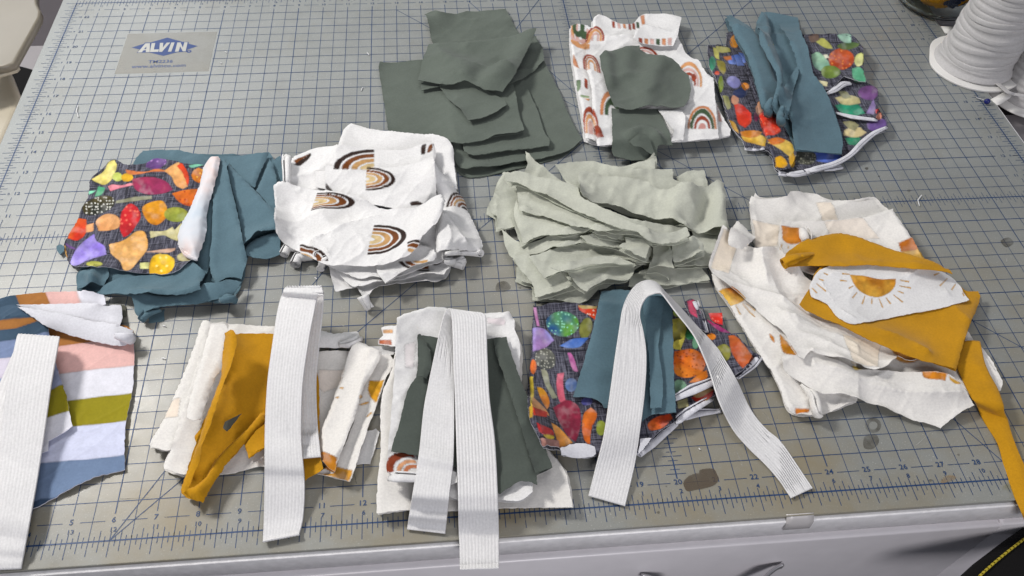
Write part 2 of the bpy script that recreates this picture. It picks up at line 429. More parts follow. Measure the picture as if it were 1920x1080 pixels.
# ------------------------------------------------------------------ printed motifs
class Print:
    """a list of inked shapes, evaluated at cloth points"""
    def __init__(s, seed=0): s.L = []; s.seed = seed
    def poly(s, v, pts, c1, c2=None, dots=None, d=(0, 1), vein=.22, smooth=True):
        s.L.append(('p', resample(K(v, *pts), 3, True, smooth, 75)[0], c1, c2 or c1, dots, d, vein)); return s
    def ell(s, v, cx, cy, rx, ry, c1, c2=None, ang=0, dots=None, d=(0, 1), wob=.10):
        th = np.linspace(0, 2 * math.pi, 25)[:-1]; a = math.radians(ang); rs = np.random.RandomState(int(cx * 7 + cy))
        w = 1 + wob * np.interp(th, np.linspace(0, 2*math.pi, 7), np.r_[q := rs.rand(6) * 2 - 1, q[0]])
        x = rx * np.cos(th) * w; y = ry * np.sin(th) * w
        s.L.append(('p', K(v, *np.c_[cx + x*math.cos(a) - y*math.sin(a), cy + x*math.sin(a) + y*math.cos(a)]), c1, c2 or c1, dots, d, .22)); return s
    def arc(s, v, c, u, w, bands, a=(-9, 9), b=(-9, 9), leg=0.):
        """concentric arches about c; u and w are the half-width and the height as vectors in the view"""
        sc = VIEW[v][2]; s.L.append(('a', K(v, c)[0], np.array(u, float) * sc, np.array(w, float) * sc, bands, a, b, leg)); return s
    def rays(s, v, segs, c, wd=5):
        for (x1, y1, x2, y2) in segs:
            dx, dy = x2 - x1, y2 - y1; l = math.hypot(dx, dy); nx, ny = -dy/l*wd, dx/l*wd
            s.L.append(('p', K(v, (x1+nx*.5, y1+ny*.5), (x2+nx, y2+ny), (x2-nx, y2-ny), (x1-nx*.5, y1-ny*.5)), c, c, None, (0, 1), .15))
        return s
    def __call__(s, px):
        n = len(px); C = np.zeros((n, 4)); x, y = px[:, 0], px[:, 1]
        tex = fbm(x / 9, y / 9, s.seed, 3); tex2 = fbm(x / 26, y / 26, s.seed + 5, 2)
        for it in s.L:
            if it[0] == 'p':
                _, P, c1, c2, dots, d, vein = it
                lo, hi = P.min(0), P.max(0); sel = np.where((x >= lo[0]) & (x <= hi[0]) & (y >= lo[1]) & (y <= hi[1]))[0]
                if not len(sel): continue
                sel = sel[inside(x[sel], y[sel], P)]
                if not len(sel): continue
                g = np.clip((((px[sel] - lo) / (hi - lo + 1e-6)) @ np.array(d)) / (abs(d[0]) + abs(d[1])) + (tex2[sel] - .5) * 1.7, 0, 1)[:, None]
                col = lin(c1) * (1 - g) + lin(c2) * g
                dd = segdist(x[sel], y[sel], P)
                col = col * (1 + min(.45, vein * 1.7) * 2 * (tex[sel] - .5) - .2 * np.exp(-dd / 1.6))[:, None]
                wash = np.clip((fbm(x[sel] / 14 + 40, y[sel] / 14, s.seed + 9, 3) - .52) * 3, 0, 1)[:, None] * (.30 if vein > .1 else 0); col = col * (1 - wash) + np.minimum(1, col * .5 + .42) * wash
                if dots:
                    cell, dc, thr = dots; u = x[sel] / cell; w = y[sel] / cell; ui = np.floor(u); wi = np.floor(w)
                    h = vnoise(ui * 1.0, wi * 1.0, s.seed + 31); ou = vnoise(ui, wi, 77) * .5 + .25; ow = vnoise(ui, wi, 78) * .5 + .25
                    hit = (np.hypot(u - ui - ou, w - wi - ow) < .12 + .16 * h) & (h > thr); col[hit] = lin(dc)
                C[sel, :3] = np.clip(col, 0, 1); C[sel, 3] = 1
            else:
                _, c, u, w, bands, ar, br, leg = it
                M = np.linalg.inv(np.c_[u, w]); q = (px - c) @ M.T; a, b = q[:, 0], q[:, 1]
                r = np.where(b > 0, np.hypot(a, b), np.abs(a)); ok = (a > ar[0]) & (a < ar[1]) & (b > max(br[0], -leg - 1e-9)) & (b < br[1])
                r = r + (tex - .5) * .03
                for (r0, r1, col) in bands:
                    sel = ok & (r > r0) & (r <= r1)
                    C[sel, :3] = lin(col) * (1 + .5 * (tex[sel, None] - .5)); C[sel, 3] = 1
        return C
# ================================================================== light, world, colour
w = bpy.data.worlds.new('World'); scn.world = w; w.use_nodes = True
w.node_tree.nodes['Background'].inputs[0].default_value = (.80, .86, 1.0, 1); w.node_tree.nodes['Background'].inputs[1].default_value = .17
def area(name, loc, target, size, power, color, sy=None):
    l = bpy.data.lights.new(name, 'AREA'); l.energy = power; l.size = size; l.color = color
    if sy: l.shape = 'RECTANGLE'; l.size_y = sy
    o = bpy.data.objects.new(name, l); COL.objects.link(o); o.location = loc
    o.rotation_euler = (Vector(target) - Vector(loc)).to_track_quat('-Z', 'Y').to_euler(); return o
area('room_lamp', (-.70, .80, 1.25), (.36, .25, 0), .27, 25.5, (1, .97, .93))
area('ceiling_light', (.55, .9, 1.9), (.4, .25, 0), .9, 7, (1, .97, .94))
area('sheen_light', (-.62, 1.75, 1.0), (.1, .35, 0), .9, 9, (.95, .97, 1))  # added light, placed to give the mat its sheen at back left
area('front_fill', (.75, -1.7, 1.0), (.5, .1, -.05), .9, 20, (.98, .96, 1))  # added fill from the front right, brightens the drawer front
vs = scn.view_settings; vs.view_transform = 'Standard'; vs.look = 'None'; vs.exposure = 0; vs.gamma = 1; vs.use_curve_mapping = False
scn.display_settings.display_device = 'sRGB'

IN = .0254
# ================================================================== materials
M_mat, t, b = nt('mat_vinyl'); p = geo(t)
n1 = N(t, 'ShaderNodeTexNoise', Scale=5, Detail=6, Roughness=.6); t.links.new(p, n1.inputs['Vector'])
n2 = N(t, 'ShaderNodeTexNoise', Scale=38, Detail=6, Roughness=.7); t.links.new(p, n2.inputs['Vector'])
n3 = N(t, 'ShaderNodeTexNoise', Scale=900, Detail=2); t.links.new(p, n3.inputs['Vector'])
n4 = N(t, 'ShaderNodeTexNoise', Scale=9, Detail=8, Roughness=.75); t.links.new(geo(t, (1, 1, 1), (.3, .4, .9)), n4.inputs['Vector'])
c = ramp(t, n1.outputs[0], [(.3, tuple(lin((130, 133, 131)))), (.7, tuple(lin((148, 151, 149))))])
c = mixc(t, .55, c, ramp(t, n2.outputs[0], [(.28, (.80, .80, .78)), (.5, (.95, .95, .94)), (.72, (1, 1, 1))]), 'MULTIPLY')
c = mixc(t, ramp(t, n4.outputs[0], [(.52, (0, 0, 0)), (.74, (.5, .5, .5))]), c, rgba((130, 125, 108)))
c = mixc(t, ramp(t, n3.outputs[0], [(.62, (0, 0, 0)), (.74, (.35, .35, .35))]), c, rgba((215, 215, 210)))
n5 = N(t, 'ShaderNodeTexNoise', Scale=7, Detail=7, Roughness=.62); t.links.new(geo(t, (1, 1.4, 1), (0, 0, .5)), n5.inputs['Vector'])
gx_ = t.nodes.new('ShaderNodeNewGeometry'); sx_ = t.nodes.new('ShaderNodeSeparateXYZ'); t.links.new(gx_.outputs['Position'], sx_.inputs[0])
mr_ = N(t, 'ShaderNodeMapRange'); t.links.new(sx_.outputs['Y'], mr_.inputs[0]); mr_.inputs[1].default_value = .30; mr_.inputs[2].default_value = .02; mr_.inputs[3].default_value = 0; mr_.inputs[4].default_value = 1
mm_ = N(t, 'ShaderNodeMath', _operation='MULTIPLY'); t.links.new(mr_.outputs[0], mm_.inputs[0]); t.links.new(ramp(t, n5.outputs[0], [(.38, (.12, .12, .12)), (.64, (.95, .95, .95))]), mm_.inputs[1])
c = mixc(t, mm_.outputs[0], c, rgba((134, 122, 94)))
t.links.new(c, b.inputs['Base Color']); b.inputs['Specular IOR Level'].default_value = .55
t.links.new(ramp(t, n2.outputs[0], [(.3, (.30, .30, .30)), (.7, (.46, .46, .46))]), b.inputs['Roughness'])
bp = N(t, 'ShaderNodeBump', Strength=.25, Distance=.0004); t.links.new(n2.outputs[0], bp.inputs['Height']); t.links.new(bp.outputs[0], b.inputs['Normal'])
def smudge(name, col, a0, a1, sc=70):
    m, t, b = nt(name); a = N(t, 'ShaderNodeTexNoise', Scale=sc, Detail=5, Roughness=.6); t.links.new(geo(t), a.inputs['Vector'])
    b.inputs['Base Color'].default_value = rgba(col); b.inputs['Roughness'].default_value = .6
    t.links.new(ramp(t, a.outputs[0], [(.35, (a0,) * 3), (.65, (a1,) * 3)]), b.inputs['Alpha']); return m
def worn_ink(name, col, wear=.62):
    m, t, b = nt(name); a = N(t, 'ShaderNodeTexNoise', Scale=130, Detail=5, Roughness=.7); t.links.new(geo(t), a.inputs['Vector'])
    b.inputs['Base Color'].default_value = rgba(col); b.inputs['Roughness'].default_value = .5
    t.links.new(ramp(t, a.outputs[0], [(wear, (1, 1, 1)), (wear + .06, (.25, .25, .25))]), b.inputs['Alpha']); return m
M_ink = worn_ink('ruler_ink_blue', (28, 60, 102)); M_ink2 = worn_ink('logo_ink_blue', (20, 54, 112), .8)
M_blank = plain('logo_letters_pale', (172, 172, 166), .5)
M_stain = smudge('brown_residue', (88, 76, 62), .55, .85); M_stain2 = smudge('dark_smudge', (70, 64, 52), .15, .6); M_tan = smudge('tan_flake', (150, 128, 98), .3, .9, 200)
M_ystain = smudge('yellow_stain', (128, 122, 60), .0, .35)
M_white = plain('white_cabinet_paint', (226, 222, 224), .38, scale=60, var=.03, bump=.0006)
M_whiteedge = plain('white_painted_edge', (238, 236, 236), .4, scale=200, var=.08, bump=.0006)
M_dark = plain('dark_floor', (62, 56, 60), .7); M_grey = plain('grey_floor_board', (132, 128, 130), .6, scale=20)
M_black = plain('black_cloth', (14, 13, 14), .9, bump=.0005, scale=300, spec=.2); M_yel = plain('yellow_thread', (176, 158, 40), .8)
M_cream = plain('cream_plastic', (128, 121, 107), .35, var=.03); M_cream2 = plain('pale_cream_plastic', (176, 168, 150), .4, var=.03); M_chrome = plain('brushed_pull', (206, 204, 205), .45, 1.0)
M_card = plain('white_card', (222, 220, 216), .6, var=.03, scale=40); M_cardedge = plain('brown_card_edge', (150, 132, 112), .8)
M_tape = plain('clear_tape', (196, 192, 190), .25)

# ================================================================== floor and table
fl = build('floor', [bxm(-2.5, 3, -2, 3, -.78, -.76)], [M_dark]); fl['kind'] = 'structure'
TX0, TX1, TY0, TY1 = -.0175, .9065, -.0172, .64
cab = empty('drawer_cabinet', (.45, .3, -.76), 'white painted drawer cabinet under the gridded cutting mat', 'cabinet')
child('tabletop', [bxm(TX0, TX1, TY0, TY1, -.0245, -.0031, 0, .0012)], [M_whiteedge], cab)
child('carcass', [bxm(TX0 + .004, TX1 - .004, TY0 + .02, TY1 - .01, -.76, -.0248)], [M_white], cab)
dr = child('drawer', [bxm(TX0 + .004, .7265, -.0212, .4, -.30, -.0262, 0, .0022)], [M_white], cab)
# arched pull: a flat strap with flared ears
def strap(x0, x1, z0):
    rows = []
    for q in np.linspace(0, 1, 81):
        x = x0 + (x1 - x0) * q; e = min(q, 1 - q) * (x1 - x0); k = min(1, e / .022)
        hi = z0 - (0 if e < .017 else min(.022, (e - .017) * 2.4)); lo = min(z0 - .0006 - k * .026, hi - .006)
        out = .0012 + .020 * min(1, e / .03) ** 1.5
        rows.append([(x, -.0212 - out * (1 if v > 0 else 1), hi + (lo - hi) * v) for v in np.linspace(0, 1, 7)])
    return loftmesh(np.array(rows), thick=.002)
a0 = unY((1203, 1071), -.0215); a1 = unY((1470, 1050), -.0215)
pull = child('drawer_pull', [strap(a0[0], a1[0], (a0[2] + a1[2]) / 2 - .002)], [M_chrome], cab)
wl = pull.matrix_local.copy(); pull.parent = dr; pull.location = pull.location - dr.location
child('panel', [bxm(.728, TX1 - .006, -.0205, .4, -.30, -.0262, 0, .002)], [M_white], cab)
# strip of clear tape folded over the edge
T1 = unY((1512, 966), -.0179)
rows = [[(T1[0] + dx, y, z) for dx in np.linspace(-.009, .009, 5)] for (y, z) in ((-.0135, .0004), (-.0152, -.0012), (-.0178, -.004), (-.0181, -.008), (-.0184, -.013))]
thing('tape_strip', 'short piece of clear tape folded over the front table edge', 'tape', [loftmesh(np.array(rows), thick=.0003)], [M_tape])

# ================================================================== cutting mat with its printing
mat = empty('cutting_mat', (.443, .29, -.003), 'large translucent grey cutting mat printed with a blue inch grid', 'cutting mat')
cuts = []; rs_ = np.random.RandomState(8)
for i in range(170):
    x, y = rs_.rand() * .9, .02 + rs_.rand() ** 1.5 * .56; a = rs_.choice([0, math.pi / 2, rs_.rand() * 3]) + rs_.randn() * .12; l = .004 + .03 * rs_.rand() ** 2; wd = .00014 + .00016 * rs_.rand()
    dx, dy = math.cos(a) * l, math.sin(a) * l; nx, ny = -math.sin(a) * wd, math.cos(a) * wd
    cuts.append([(x - nx, y - ny), (x + dx, y + dy), (x + nx, y + ny)])
def tri_(q): return q if (q[1][0]-q[0][0])*(q[2][1]-q[0][1])-(q[1][1]-q[0][1])*(q[2][0]-q[0][0]) > 0 else q[::-1]
cv = np.array([(p[0], p[1], .00026) for q in cuts for p in tri_(q)])
M_cut = smudge('cut_scratch', (186, 186, 182), .1, .7, 150); M_cutd = smudge('dirty_cut', (84, 82, 74), .1, .7, 150)
child('mat_sheet', [bxm(-.0155, .9018, -.0146, .603, -.003, 0, 0, .0006), dict(v=cv, f=[(3*i, 3*i+1, 3*i+2) for i in range(len(cuts))], m=[1 + (i % 4 == 0) for i in range(len(cuts))], c=np.zeros((len(cv), 4)))], [M_mat, M_cut, M_cutd], mat)
quads = []; ZI = .00012
def quad(x0, y0, x1, y1, wd):
    x0, y0, x1, y1 = (q * IN for q in (x0, y0, x1, y1)); dx, dy = x1 - x0, y1 - y0; l = math.hypot(dx, dy)
    if l < 1e-6: return
    nx, ny = -dy / l * wd / 2, dx / l * wd / 2
    nx *= .8; ny *= .8; quads.append(((x0 - nx, y0 - ny), (x1 - nx, y1 - ny), (x1 + nx, y1 + ny), (x0 + nx, y0 + ny)))
GXN, GYN = 35, 23
def pieces(a, b, gaps):
    out = []; cur = a
    for g0, g1 in sorted(gaps):
        if g1 <= a or g0 >= b: continue
        if g0 > cur: out.append((cur, g0))
        cur = max(cur, g1)
    if cur < b: out.append((cur, b))
    return out
ymid = 12; nums = []
for x in range(1, GXN):
    nums.append((x, .52, str(x), .20)); nums.append((x, 22.5, str(x), .17))
    if x != 18: nums.append((x + .03, .27, str(abs(18 - x)), .165)); nums.append((x + .03, 22.74, str(abs(18 - x)), .12))
for y in range(2, GYN):
    nums.append((.62, y - .0, str(y), .19)); nums.append((34.38, y, str(y), .17))
    nums.append((.36, y, str(abs(12 - y)), .13)); nums.append((34.66, y, str(abs(12 - y)), .12))
PX0, PX1, PY0, PY1 = 2.42, 5.95, 18.18, 20.82
for i in range(1, 2 * GXN):
    x = i / 2; g = []
    if i % 2 == 0: g += [(.0, .68), (22.3, 23)]
    if x in (.5, 34.5): g += [(y - .16, y + .16) for y in range(2, GYN)]
    if PX0 < x < PX1: g.append((PY0, PY1))
    if i == 40: continue
    wd = .00085 if (i % 6 == 0) else (.00062 if i % 2 == 0 else .0005)
    for a, bb in pieces(0, GYN, g): quad(x, a, x, bb, wd)
for j in range(1, 2 * GYN):
    y = j / 2; g = []
    if j % 2 == 0: g += [(0.28, .86), (34.1, 34.75)]
    if y in (.5, 22.5): g += [(x - .2, x + .2) for x in range(1, GXN)]
    if PY0 < y < PY1: g.append((PX0, PX1))
    if j == 20: continue
    wd = .00085 if (j % 6 == 0) else (.00062 if j % 2 == 0 else .0005)
    for a, bb in pieces(0, GXN, g): quad(a, y, bb, y, wd)
for (x0, y0, x1, y1) in ((0, 0, GXN, 0), (0, GYN, GXN, GYN), (0, 0, 0, GYN), (GXN, 0, GXN, GYN)): quad(x0, y0, x1, y1, .0012)
quad(20, .62, 20, GYN, .0011); quad(0, 10, GXN, 10, .0011)
for i in range(0, 8 * GXN + 1):
    x = i / 8; o, inn = {0: (.40, .22), 4: (.36, .1), 2: (.27, .26), 6: (.27, .26)}.get(i % 8, (.14, .12))
    quad(x, -o, x, inn, .00055); quad(x, GYN - inn, x, GYN + o, .00055)
    if i % 8 in (1, 2, 3, 5, 6, 7): q = .26 if i % 2 == 0 else .13; quad(x, 10 - q, x, 10 + q, .0005)
for j in range(0, 8 * GYN + 1):
    y = j / 8; o, inn = {0: (.40, .24), 4: (.36, .1), 2: (.27, .26), 6: (.27, .26)}.get(j % 8, (.14, .12))
    quad(-o, y, inn, y, .00055); quad(GXN - inn, y, GXN + o, y, .00055)
    if j % 8 in (1, 2, 3, 5, 6, 7) and y > .7: q = .26 if j % 2 == 0 else .13; quad(20 - q, y, 20 + q, y, .0005)
quad(6, 0, 28.6, 22.6, .0007); quad(6, 0, 6 + 22.5 / math.tan(math.radians(60)), 22.5, .0007)
quad(35, 0, 13, 22, .0007); quad(29, 0, 29 - 22.5 / math.tan(math.radians(60)), 22.5, .0007)
def flat(polys, z, m=0):
    v = []; f = []
    for q in polys:
        o = len(v); v += [(p[0], p[1], z) for p in q]; f.append(tuple(range(o, o + len(q))))
    return dict(v=np.array(v), f=f, m=[m] * len(f), c=np.zeros((len(v), 4)))
def flatpoly(P, z, m=0):
    P = np.asarray(P)[:, :2]; tri = tessellate_polygon([[Vector((p[0], p[1], 0)) for p in P]]); f = []
    for t3 in tri:
        q = P[list(t3)]
        f.append(tuple(t3) if (q[1][0]-q[0][0])*(q[2][1]-q[0][1])-(q[1][1]-q[0][1])*(q[2][0]-q[0][0]) > 0 else tuple(t3[::-1]))
    return dict(v=np.c_[P, np.full(len(P), z)], f=f, m=[m] * len(f), c=np.zeros((len(P), 4)))
TXT = {}
def text(s):
    if s not in TXT:
        cu = bpy.data.curves.new('txt', 'FONT'); cu.body = s; cu.align_x = 'CENTER'; cu.align_y = 'CENTER'; cu.size = 1; cu.resolution_u = 2; cu.offset = .012
        ob = bpy.data.objects.new('txt', cu); COL.objects.link(ob); bpy.context.view_layer.update()
        me = bpy.data.meshes.new_from_object(ob.evaluated_get(bpy.context.evaluated_depsgraph_get()))
        TXT[s] = (np.array([v.co[:] for v in me.vertices]), [tuple(p.vertices) for p in me.polygons])
        bpy.data.objects.remove(ob); bpy.data.curves.remove(cu); bpy.data.meshes.remove(me)
    return TXT[s]
def textpart(s, x, y, size, z, m=0, sx=1.):
    v, f = text(s); v = v.copy(); v = np.c_[v[:, 0] * size * sx + x, v[:, 1] * size + y, np.full(len(v), z)]
    return dict(v=v, f=f, m=[m] * len(f), c=np.zeros((len(v), 4)))
parts = []
for k, q in enumerate(quads): pass
zz = [ZI + .00002 * (k % 5) for k in range(len(quads))]
v = []; f = []
for q, z in zip(quads, zz):
    o = len(v); v += [(p[0], p[1], z) for p in q]; f.append((o, o + 1, o + 2, o + 3))
parts.append(dict(v=np.array(v), f=f, m=[0] * len(f), c=np.zeros((len(v), 4))))
for (x, y, s, h) in nums: parts.append(textpart(s, x * IN, y * IN, h * IN * .98, ZI + .00013, 0, 1.12))
child('printed_grid', parts, [M_ink], mat, False)
lg = [flatpoly(un(K('LG', (535, 315), (720, 258), (735, 240), (820, 238), (1070, 165), (1295, 228), (1392, 230), (1388, 256), (1525, 293), (1372, 345), (1362, 378), (1220, 385), (1010, 440), (800, 388), (610, 392), (660, 345))), ZI)]
for P in [((628, 388), (740, 255), (808, 250), (806, 383), (748, 384), (750, 355), (712, 358), (688, 387)), ((835, 250), (890, 247), (868, 345), (945, 343), (935, 380), (810, 383)),
          ((960, 246), (1010, 245), (1002, 318), (1062, 242), (1115, 241), (990, 380), (948, 380), (955, 300)), ((1130, 241), (1180, 239), (1130, 377), (1078, 378)),
          ((1185, 378), (1220, 240), (1270, 239), (1303, 318), (1325, 238), (1375, 236), (1345, 372), (1302, 373), (1262, 296), (1240, 376))]:
    lg.append(flatpoly(un(K('LG', *P)), ZI + .0001, 1))
lg.append(flatpoly(un(K('LG', (722, 340), (757, 303), (756, 338))), ZI + .0002, 0))
q = un(K('LG', (1397, 372)))[0]; lg.append(flat([[(q[0]+.0024*math.cos(a), q[1]+.0024*math.sin(a)) for a in np.linspace(0, 6.283, 13)[:-1]]], ZI)); lg.append(textpart('R', q[0], q[1], .0032, ZI + .0001, 1))
q = un(K('LG', (970, 526)))[0]; lg.append(textpart('TM2236', q[0], q[1], .0066, ZI, 0, 1.05))
q = un(K('LG', (945, 592)))[0]; lg.append(textpart('www.alvinco.com', q[0], q[1], .0070, ZI, 0, 1.02))
lg.append(flat([[(PX0*IN+.001, PY0*IN+.001), (PX1*IN-.001, PY0*IN+.001), (PX1*IN-.001, PY1*IN-.001), (PX0*IN+.001, PY1*IN-.001)]], ZI - .00004, 2))
child('printed_logo', lg, [M_ink2, M_blank, smudge('label_ground_beige', (162, 159, 149), .25, .5, 12)], mat, False)
def blob(v, pts, m, z=.0003): return flatpoly(un(resample(K(v, *pts), 2, True, True, 181)[0]), z, m)
lg_ = 0
st = [blob('B4', [(810, 520), (870, 440), (990, 385), (1045, 375), (1050, 340), (1110, 318), (1270, 322), (1310, 390), (1340, 470), (1290, 545), (1130, 605), (990, 630), (860, 645), (825, 590)], 0)]
th = np.linspace(0, 6.283, 25)[:-1]
def ring(cx, cy, r0, r1, m):
    a = un(np.c_[cx + r1 * np.cos(th), cy + r1 * .95 * np.sin(th)]); bq = un(np.c_[cx + r0 * np.cos(th), cy + r0 * .95 * np.sin(th)])
    return flat([[a[i][:2], a[(i + 1) % 24][:2], bq[(i + 1) % 24][:2], bq[i][:2]][::-1] for i in range(24)], .0003, m)
st += [ring(1637, 798, 8, 15, 1), blob('P', [(1622, 818), (1642, 815), (1648, 828), (1636, 842), (1620, 840)], 1),
       blob('B5', [(670, 520), (720, 440), (780, 415), (890, 430), (890, 460), (780, 505), (700, 530)], 2), blob('B5', [(1560, 660), (1700, 520), (1760, 600), (1800, 740), (1600, 745)], 3),
       blob('P', [(1876, 452), (1892, 446), (1900, 456), (1886, 464)], 1),
       blob('P', [(932, 532), (948, 528), (958, 540), (944, 548), (930, 545)], 1)]
for (x, y, r) in ((1704, 358, 4), (1625, 316, 4), (1648, 331, 2.5), (1744, 901, 4), (1838, 222, 3), (1249, 912, 2.5), (1797, 853, 3), (1234, 961, 4), (975, 540, 3), (390, 800, 3), (255, 805, 3), (1750, 600, 3), (1536, 776, 4)):
    st.append(blob('P', [(x - r, y), (x, y - r * .6), (x + r * .8, y - r * .2), (x + r * .3, y + r * .7)], 1))
for s_ in st: child('stain', [s_], [M_stain, M_stain2, M_tan, M_ystain], mat, False)

# ================================================================== things round the mat
hs = un(K('P', (-60, -30), (66, -30), (69, 5), (76, 20), (74, 32), (50, 75), (26, 118), (8, 124), (-60, 130)), -.008)
r = empty('cream_housing', (hs[:, 0].mean(), hs[:, 1].mean(), -.76), 'cream plastic machine housing with a slanted side at the back left corner of the mat', 'machine')
hc = hs[:, :2].mean(0)
child('housing_body', [prism(hs, -.016, -.008, 0, .003)], [M_cream], r)
child('pedestal', [prism(hc + (hs[:, :2] - hc) * .5 - (.16, 0), -.14, -.0155, 0)], [M_cream], r)
hs2 = un(K('P', (-60, 100), (18, 103), (32, 118), (26, 124), (-60, 150)), -.012)
child('base_lip', [prism(hs2, -.020, -.0165, 0, .001)], [M_cream2], r)
hs3 = un(K('P', (-80, 128), (14, 124), (24, 150), (40, 186), (6, 262), (-20, 330), (-80, 360)), -.045)
thing('storage_bin', 'beige plastic bin below the cream housing, left of the ruler edge', 'bin', [prism(hs3, -.062, -.045, 0, .006), prism(hs3[:, :2] - (.07, 0), -.14, -.0615, 0)], [M_cream2])
hb = un(K('P', (14, 118), (30, 118), (60, 126), (72, 134), (60, 175), (40, 200), (20, 190)), -.105)
thing('black_pouch', 'black pouch in the gap between beige bin and mat edge', 'pouch', [prism(hb, -.1195, -.105, 0, .006)], [M_black])
thing('side_table', 'dark brown side table top left of the cabinet, mostly hidden', 'table', [bxm(-.9, -.022, -.1, .9, -.76, -.14, 0, .004)], [M_dark])
hg = un(K('P', (-20, 87), (160, 86), (160, 220), (-20, 220)), -.12)
thing('grey_board', 'grey board lying low behind the black pouch, left of the mat', 'board', [prism([p for p in ((hg[:,0].min(), hg[:,1].min()), (-.024, hg[:,1].min()), (-.024, hg[:,1].max()), (hg[:,0].min(), hg[:,1].max()))], -.1398, -.12, 0, .002)], [M_grey])

# spool of white elastic standing on its card flange
sc = np.array([.9075, .4395]); H0 = .0028
sp = empty('elastic_spool', (sc[0], sc[1], 0), 'tall upright spool wound with white elastic, standing at the right mat edge', 'spool')
th = np.linspace(0, 2 * math.pi, 49)[:-1]
oct_ = [(sc[0] + .0465 * max(.0, 1) * math.cos(a) * (1 - .10 * max(0, math.cos(a - 2.7)) ** 12), sc[1] + .0465 * math.sin(a) * (1 - .08 * max(0, math.cos(a - 2.7)) ** 12)) for a in th]
child('flange', [prism(oct_, .0003, .0024, 0, .0006)], [M_card], sp)
child('core', [lathe(sc[0], sc[1], [(.0001, .0026), (.024, .0026), (.024, .168), (.02, .17), (.0001, .17)])], [M_cardedge], sp)
rows = []; rs = np.random.RandomState(3)
nw = 26
for i in range(nw * 10):
    z = .003 + i / 10 * .0060; ph = i % 10; base = .0345 - .0042 * min(1, z / .05) + .0012 * vnoise(np.array([i / 22.]), np.array([.5]), 3)[0]
    if i < 14: base += .004 * (1 - i / 14)
    rr = base + .0003 * math.sin(math.pi * ph / 9) + (0 if ph not in (0, 9) else -.0005) + .0009 * ((i // 10 * 7) % 5) / 5
    rows.append([(sc[0] + (rr + .0009 * math.sin(3 * a + i // 10)) * math.cos(a), sc[1] + (rr + .0009 * math.sin(3 * a + i // 10)) * math.sin(a), z + .0030 * math.sin(a + 1.9 + 1.0 * math.sin((i // 10) * 1.7)) + .0012 * math.sin(2 * a + (i // 10) * 1.3)) for a in np.linspace(0, 6.2832, 97)[:-1]])
M_el = fabric('white_elastic', (221, 220, 220), .04, .5, rough=.75, sheen=.05)
M_el2 = fabric('grey_white_elastic', (190, 188, 187), .05, .5, rough=.8)
child('wound_elastic', [loftmesh(np.array(rows), closed=True)], [M_el2], sp)
tl = [((1861, 152), .006, (1865, 149), .006), ((1876, 164), .006, (1882, 161), .006), ((1890, 176), .004, (1896, 172), .005), ((1912, 181), -.001, (1916, 176), .001), ((1935, 184), -.004, (1938, 179), -.002)]
child('loose_tail', [ribbon(tl, 40, 9, 2, .0001, .0006)], [M_el2], sp)
# second spool lying beside it, on the lower shelf
s2 = un([(1924, 150)], .0)[0]
s2o = empty('elastic_spool', (s2[0] + .012, s2[1], -.02), 'second white spool at the right photo edge, mostly cut off, behind the tall spool', 'spool')
child('flange', [lathe(s2[0] + .012, s2[1], [(.0001, -.019), (.040, -.019), (.041, -.018), (.040, -.0165), (.0001, -.0165)])], [M_card], s2o)
child('wound_elastic', [lathe(s2[0] + .012, s2[1], [(.03, -.0163)] + [(.030 + .0003 * math.sin(q), -.016 + q * .0011) for q in np.arange(0, 44, .6)] + [(.001, .034)])], [M_el2], s2o)
tg = un(K('P', (1858, 186), (1890, 168), (1897, 180), (1893, 184), (1878, 194), (1870, 197)), .0008)
thing('paper_tag', 'white paper tag under the spool flange near the blue pin', 'paper', [prism(tg, .0002, .0007)], [M_card])
tg = un(K('P', (1764, 49), (1790, 50), (1784, 64), (1772, 62)), .0006)
thing('paper_tag', 'small white paper corner between the jar and the tall spool', 'paper', [prism(tg, .0002, .0006)], [M_card])
# pin
pa, pb = un([(1830, 183)], .002)[0], un([(1851, 190)], .003)[0]
pin = empty('straight_pin', tuple(un([(1851, 190)])[0]), 'straight pin with a round blue head lying beside the spool', 'pin')
hd = lathe(pb[0], pb[1], [(.0001 + .0027 * math.sin(a), .0030 - .0027 * math.cos(a)) for a in np.linspace(0, math.pi, 13)], 20)
child('pin_head', [hd], [plain('blue_glass', (18, 26, 96), .15)], pin)
def wire(A, B, r0, k=8):
    A = np.array(A); B = np.array(B); d = B - A; d /= np.linalg.norm(d); s = np.cross(d, [0, 0, 1.]); s /= np.linalg.norm(s); u = np.cross(s, d)
    return loftmesh(np.array([[tuple(P + r0 * (math.cos(a) * s + math.sin(a) * u)) for a in np.linspace(0, 6.2832, k + 1)[:-1]] for P in (A, B)]), closed=True)
child('pin_shaft', [wire(pa, pb, .0006)], [plain('steel', (225, 225, 225), .2, 1.)], pin)
